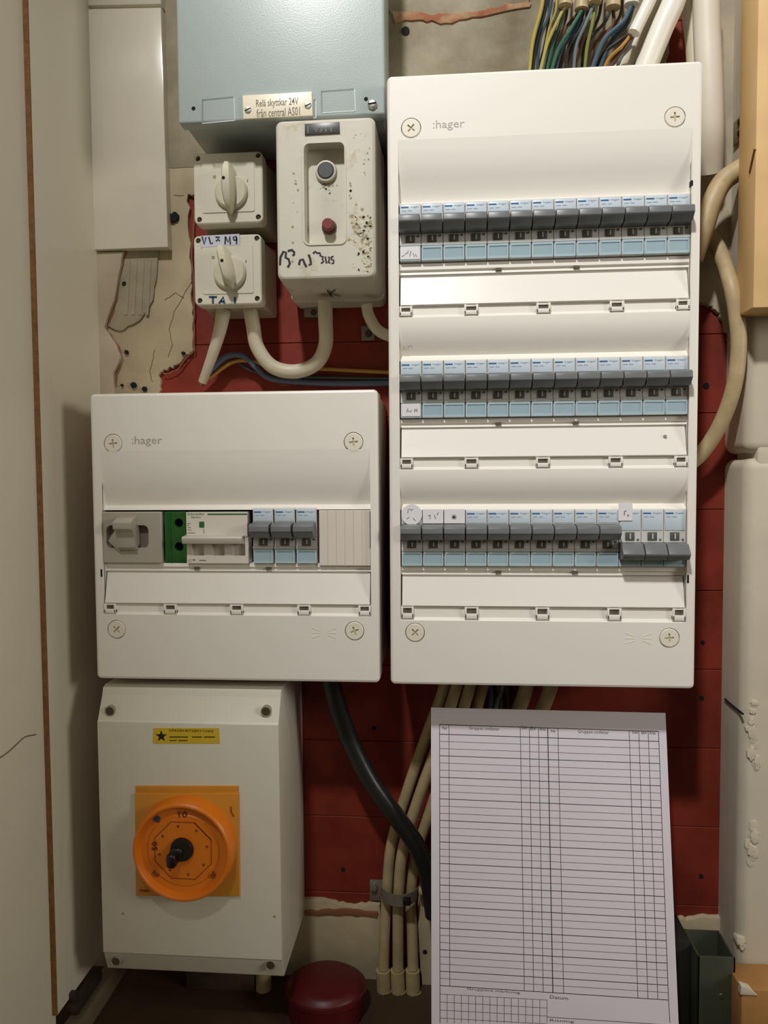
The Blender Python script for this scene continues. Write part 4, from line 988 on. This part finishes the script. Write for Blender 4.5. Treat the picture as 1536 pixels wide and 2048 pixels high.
# coloured wires with stripped sheath ends
ends = [(1130, 12, .0052, -.050, cable_o), (1163, 20, .0056, -.046, cable_o), (1190, 6, .0050, -.052, cable_o), (1226, 16, .0058, -.048, cable_o), (1263, 10, .0058, -.050, cable_w)]
en = ['cut beige cable end at the top, leftmost of the row', 'cut beige cable end at the top, second from the left', 'cut beige cable end at the top, middle of the five', 'cut beige cable end beside the white one at the top', 'cut white cable end at the top with blue wire below']
for (px_, py_, r, y, m), lb in zip(ends, en):
    bm = nb(); tube(bm, pts3([(px_ + 6, -90, y), (px_ + 3, -40, y), (px_, py_, y)]), r, 14); solo('cable_sheath', bm, m, lb, 'cable', 'cut cable ends at the top')
W_ = [((1092, -60), (1084, 10), (1066, 80), (1058, 150), -.046, wy, .0014), ((1098, -60), (1092, 10), (1074, 80), (1064, 150), -.042, wk, .0016), ((1108, -60), (1100, 20), (1080, 80), (1074, 150), -.040, wb, .0013),
      ((1116, -60), (1112, 20), (1098, 60), (1080, 150), -.040, wy, .0011), ((1129, 14), (1116, 40), (1094, 90), (1076, 160), -.048, wy, .0013), ((1131, 14), (1120, 50), (1106, 90), (1090, 160), -.044, wg, .0013),
      ((1126, 14), (1108, 50), (1112, 90), (1096, 160), -.042, wk, .0014), ((1163, 22), (1140, 60), (1116, 100), (1098, 160), -.048, wg, .0014), ((1165, 22), (1150, 60), (1124, 100), (1106, 160), -.044, wb, .0015),
      ((1168, 22), (1156, 60), (1142, 100), (1124, 160), -.040, wk, .0014), ((1160, 22), (1130, 60), (1128, 100), (1112, 160), -.040, wbr, .0013), ((1188, 8), (1170, 50), (1152, 95), (1146, 160), -.050, wgy, .0013),
      ((1191, 8), (1184, 50), (1174, 95), (1168, 160), -.048, mat('olive_wire', (126, 132, 66), .4), .0014), ((1186, 8), (1160, 60), (1136, 100), (1132, 160), -.044, wk, .0013), ((1226, 22), (1226, 50), (1200, 90), (1176, 160), -.044, wbr, .0013),
      ((1262, 14), (1246, 44), (1206, 84), (1176, 160), -.052, wb, .0018), ((1266, 14), (1254, 48), (1222, 84), (1190, 160), -.048, mat('steel_blue_wire', (50, 76, 100), .4), .0016), ((1264, 66), (1244, 92), (1216, 120), (1200, 165), -.052, wo, .0013),
      ((1266, 68), (1250, 96), (1226, 124), (1210, 165), -.050, wbr, .0015), ((1262, 66), (1236, 84), (1206, 110), (1186, 160), -.046, wk, .0015), ((1268, 70), (1256, 96), (1240, 120), (1224, 165), -.046, wgy, .0014)]
nm = {}
desc = ['leftmost in the bunch above the tall board', 'second from the left above the tall board', 'thin, third from the left above the tall board', 'thin, near the leftmost cut sheath', 'leaving the leftmost cut sheath', 'leaving the leftmost cut sheath, behind the yellow one', 'leaving the leftmost sheath, bowed',
        'leaving the second sheath toward the left', 'leaving the second sheath beside the green one', 'leaving the second sheath, right side', 'crossing behind the second sheath wires', 'leaving the middle sheath to the left', 'hanging straight from the middle sheath', 'behind the middle sheath wires', 'bending left from the fourth sheath',
        'thick, sweeping left from the white sheath end', 'second thick one from the white sheath end', 'leaving the bright white cut cable', 'leaving the bright white cut cable, beside the ochre one', 'crossing behind the ochre one at the top', 'rightmost of the coloured bunch']
cn = {wy: 'yellow', wk: 'black', wb: 'blue', wg: 'green', wbr: 'brown', wgy: 'grey-blue', wo: 'ochre'}
for (p0, p1, p2, p3, y, m, r), d in zip(W_, desc):
    bm = nb(); tube(bm, pts3([p0 + (y,), p1 + (y,), p2 + (y + .004,), p3 + (y + .008,)]), r, 8, True, 8)
    solo('wire', bm, m, '%s wire %s' % (cn.get(m, 'olive' if 'olive' in m.name else 'steel blue'), d), 'wire', 'coloured wires above the tall board')
rn = random.Random(11)
for k in range(9):
    xa = 1104 + 17 * k; xb = 1070 + 15 * k + rn.uniform(-8, 8); bm = nb()
    tube(bm, pts3([(xa, -60, -.026), (xa - rn.uniform(-6, 16), 30, -.024), (xb + rn.uniform(4, 22), 90, -.024), (xb, 165, -.022)]), .0013, 8, True, 8)
    solo('wire', bm, [wk, mat('petrol_wire', (52, 70, 66)), wbr][k % 3], 'thin %s wire deep in the tangle at the top, %s from the left' % (['black', 'petrol', 'brown'][k % 3], ORD[k]), 'wire', 'dark wires deep in the tangle above the tall board')
b_ = W(1464, 234, YRW); c_ = W(1478, 234, YRW); fb = thing('fixing_plate', 'small grey plate with two dark screws beside the timber post', 'plate', (XR, -.03, b_.z - .01))
bm = nb(); box(bm, XR - .0020, XR + .0005, -.036, -.012, b_.z - .010, b_.z + .010, .0008); part('plate', bm, mat('taupe_plate', (150, 136, 112), .6), fb)
for dz in (-.0045, .0045):
    bm = nb(); tube(bm, [Vector((XR - .0032, -.026, b_.z + dz)), Vector((XR - .001, -.026, b_.z + dz))], .0022, 12, False); part('screw', bm, hole_m, fb)
# below the tall board
bm = nb(); tube(bm, pts3([(655, 1330, -.050), (672, 1400, -.046), (700, 1480, -.040), (740, 1560, -.040), (790, 1630, -.043), (832, 1690, -.043), (856, 1750, -.040), (868, 1830, -.036)]), .0078, 16)
solo('cable', bm, cable_k, 'thick black cable running diagonally from the small board to the paper', 'cable')
bun = [((895, 1350, -.030), (880, 1400, -.028), (850, 1480, -.022), (812, 1590, -.018), (783, 1690, -.014), (774, 1790, -.012), (770, 1860, -.014), (767, 1938, -.018)),
       ((920, 1350, -.034), (905, 1400, -.034), (872, 1500, -.030), (836, 1600, -.027), (806, 1700, -.024), (797, 1790, -.021), (796, 1860, -.020), (796, 1938, -.019)),
       ((946, 1350, -.036), (932, 1400, -.034), (900, 1500, -.028), (864, 1610, -.022), (834, 1700, -.016), (821, 1790, -.012), (824, 1860, -.014), (826, 1938, -.018)),
       ((975, 1350, -.020), (958, 1400, -.018), (934, 1510, -.014), (905, 1620, -.014), (888, 1720, -.014), (880, 1790, -.014), (876, 1880, -.014))]
bl = ['old beige cable on the left edge of the bundle beneath the tall board', 'old beige cable second from left in the bundle beside the paper', 'old beige cable at the right of the clamped bundle', 'old beige cable nearest the paper, running behind it']
for q_, lb in zip(bun, bl):
    cable('cable', lb, list(q_), .0050, cable_o, 'cable', 'clamped cable bundle')
for k, (p0, p1, p2, lb) in enumerate((((1060, 1340), (1045, 1400), (1010, 1480), 'beige cable visible between board and paper, right of the wires'), ((1112, 1340), (1090, 1405), (1050, 1490), 'beige cable visible between board and paper, rightmost'))):
    cable('cable', lb, [p0 + (-.022,), p1 + (-.022,), p2 + (-.022,)], .0062, cable_o, 'cable')
for k, (p0, p1, p2, m, lb) in enumerate((((975, 1340), (982, 1400), (960, 1470), wb, 'blue wire showing between tall board and paper'), ((992, 1340), (1000, 1400), (1012, 1470), mat('petrol_wire', (52, 70, 66)), 'petrol green wire showing between board and paper'), ((1018, 1340), (998, 1395), (975, 1470), wgy, 'grey-blue wire crossing the petrol green one below the board'), ((1005, 1340), (1018, 1400), (1020, 1470), wk, 'black wire below the tall board above the paper'))):
    cable('wire', lb, [p0 + (-.018,), p1 + (-.018,), p2 + (-.018,)], .0022, m, 'wire', None, 8)
# clamp around the bundle
a = W(797, 1797, -.03); cl = thing('pipe_clamp', 'galvanised strap clamp holding the beige cable bundle', 'clamp', (a.x, -.02, a.z - .005))
bm = nb(); t = bmesh.new(); L0 = []; L1 = []  # strap
for k in range(15):
    s = k / 14; x = a.x - .0165 + .033 * s; y = -.004 - .030 * math.sin(math.pi * (.04 + .92 * s)) ** .3
    L0.append(t.verts.new((x, y, a.z + .0052))); L1.append(t.verts.new((x, y, a.z - .0052)))
for k in range(14): t.faces.new((L0[k], L0[k + 1], L1[k + 1], L1[k]))
rr = bmesh.ops.extrude_face_region(t, geom=t.faces[:])
for v in [g_ for g_ in rr['geom'] if isinstance(g_, bmesh.types.BMVert)]: v.co.y += .0012
bmesh.ops.recalc_face_normals(t, faces=t.faces[:]); merge(bm, t); part('strap', bm, clamp_m, cl, ang=60)
bm = nb(); b_ = W(748, 1772, -.004); box(bm, b_.x - .004, b_.x + .012, -.004, -.001, b_.z - .014, b_.z + .005, .0006); ring(bm, b_.x, b_.z, [(0, -.0085), (.003, -.008), (.0036, -.004)], 6); part('foot', bm, clamp_m, cl)
bm = nb(); box(bm, a.x + .004, a.x + .011, -.0365, -.033, a.z - .003, a.z + .004, .001); part('clamp_block', bm, black_m, cl)
b_ = W(848, 1782, -.020); cl = thing('cable_clip', 'small pale clip between clamped bundle and paper', 'clip', (b_.x, -.01, b_.z - .004))
bm = nb(); box(bm, b_.x - .005, b_.x + .012, -.022, -.006, b_.z - .003, b_.z + .003, .0012); part('saddle', bm, conduit_m, cl)
for k, (px_, pb, lb) in enumerate(((766, 2024, 'dirty conduit sleeve at the floor, left of three'), (795, 2030, 'dirty conduit sleeve at the floor, middle of three'), (825, 2034, 'dirty conduit sleeve at the floor, right of three'))):
    bm = nb(); yy = -.019; p0 = W(px_, 1940, yy); p1 = W(px_ + 3, pb, yy)
    prof = []
    tube(bm, [p0, p0.lerp(p1, .33), p0.lerp(p1, .66), Vector((p1.x, p1.y, -.4625))], .0064, 18, False)
    t_ = bmesh.new(); merge(bm, t_)
    solo('conduit_sleeve', bm, conduit_m, lb, 'pipe', 'conduit sleeves at the floor')
# ================================================================== TIMBER, STEEL, BUCKET
x0 = W(1476, 400, -.047).x
ynr = min([-.047 - k * .0005 for k in range(120)], key=lambda y: abs(W(1510, 400, y).x - x0))
zb_w = W(1478, 634, -.047).z
bm = nb(); box(bm, x0, x0 + .075, ynr, -.0465, zb_w, .60, .0012)
tm = thing('timber_post', 'sawn pine post hanging down at the upper right', 'post', (x0 + .037, -.087, zb_w))
part('post', bm, wood_m, tm)
bm = nb(); kz = W(1503, 325, ynr).z; ky = ynr + .006
tube(bm, [Vector((x0, ky + .004, kz - .004)), Vector((x0 - .0002, ky, kz + .002)), Vector((x0 - .0001, ky - .005, kz + .010))], .0011, 6, True, 4); part('knot', bm, knot_m, tm)
zl_ = W(1480, 1938, -.055).z
bm = nb(); box(bm, x0, x0 + .075, ynr, -.0465, -.462, zl_, .0015)
tm = thing('timber_block', 'short timber stub at the lower right corner behind the steel channel', 'timber', (x0 + .037, -.08, -.462))
part('block', bm, mat('aged_timber', (176, 128, 72), .6, bump=.2, bscale=60, vary=.25, vscale=20), tm)
bm = nb(); prism(bm, [(x0 - .001, zl_ - .004), (x0 - .001, zl_ + .004), (x0 + .006, zl_ + .002), (x0 + .012, zl_ - .004)], ynr - .0012, ynr + .004, .0006); part('plaster_smear', bm, rightw, tm)
# open steel channel
gf, gb = -.060, -.020; gx0, gx1 = W(1396, 1915, gf).x, W(1471, 1915, gf).x; gzt = W(1430, 1914, gf).z; gb = min([gf + k * .0005 for k in range(110)], key=lambda y: abs(W(1430, 1860, y).z - gzt))
ch = thing('steel_channel', 'open-topped dark green steel duct standing in the lower right corner', 'duct', ((gx0 + gx1) / 2, -.04, -.4625))
bm = nb(); box(bm, gx0, gx1, gf, gf + .0016, -.4625, gzt, .0003); part('front_wall', bm, green_steel, ch)
bm = nb(); box(bm, gx0, gx1, gb - .0016, gb, -.4625, gzt, .0003); part('back_wall', bm, green_steel, ch)
for xx in (gx0, gx1 - .0016):
    bm = nb(); box(bm, xx, xx + .0016, gf, gb, -.4625, gzt, .0003); part('side_wall', bm, green_steel, ch)
bm = nb(); ring(bm, gx0 + .019, -.425, [(0, gf - .0008), (.002, gf - .0006), (.0026, gf)], 12); part('rivet', bm, green_steel, ch)
bm = nb(); box(bm, gx0 - .022, gx0 - .001, -.045, -.006, -.4625, gzt + .003, .001); 
dk = solo('cable_duct', bm, mat('near_black_steel', (30, 28, 22), .6), 'near-black flat duct wedged between the paper and the green steel duct', 'duct')
# dark red tub on the floor
bm = nb(); a = W(652, 1990, -.050); t_ = bmesh.new()
prof = [(0, .004), (.030, .004), (.032, .008), (.0345, .016), (.0355, .0135), (.0375, .0115), (.0375, .006), (.036, -.0), (.034, -.05)]
zc = -.463 + .010
for zz_r in (1,):
    rs = []
    pr = [(.0, .0295), (.026, .0295), (.030, .0280), (.0330, .0245), (.0352, .0240), (.0352, .0205), (.0340, .0195), (.0325, .0), (0, 0)]
    for r, z in pr:
        rs.append([t_.verts.new((a.x + r * math.cos(2 * math.pi * k / 40), a.y + r * .9 * math.sin(2 * math.pi * k / 40), -.4628 + z)) for k in range(40)] if r > 0 else [t_.verts.new((a.x, a.y, -.4628 + z))])
    for A, B in zip(rs, rs[1:]):
        for k in range(40):
            j = (k + 1) % 40
            if len(A) == 1: t_.faces.new((A[0], B[k], B[j]))
            elif len(B) == 1: t_.faces.new((A[k], A[j], B[0]))
            else: t_.faces.new((A[k], A[j], B[j], B[k]))
bmesh.ops.recalc_face_normals(t_, faces=t_.faces[:]); merge(bm, t_)
solo('lidded_tub', bm, bucket_m, 'low dark red round tub on the floor beside the conduit sleeves', 'tub')
# under the grey box
bm = nb(); p = W(440, 1965, -.03); box(bm, W(372, 1965, -.03).x, W(508, 1965, -.03).x, -.030, -.006, -.463, -.441, .001); solo('recess_shade_block', bm, mat('dark_block', (70, 58, 38), .8, vary=.3, vscale=40), 'dark block standing in for the shaded recess under the grey switch box', 'block')  # dark block added where a dark, shaded recess lies below the box
bm = nb(); p = W(527, 1960, -.025); tube(bm, [Vector((p.x, -.025, -.4628)), Vector((p.x, -.025, -.40)), Vector((p.x, -.02, -.34))], .0070, 14, False); solo('conduit', bm, conduit_m, 'short beige conduit rising from the floor under the grey switch box', 'pipe')
bm = nb(); box(bm, XL + .0005, XL + .010, -.100, -.055, -.440, -.432, .001); box(bm, XL + .0005, XL + .006, -.095, -.090, -.4385, -.425, .0005)
solo('shelf_bracket', bm, mat('dark_bracket', (52, 44, 34), .5), 'small dark bracket at the foot of the left cupboard board', 'bracket')
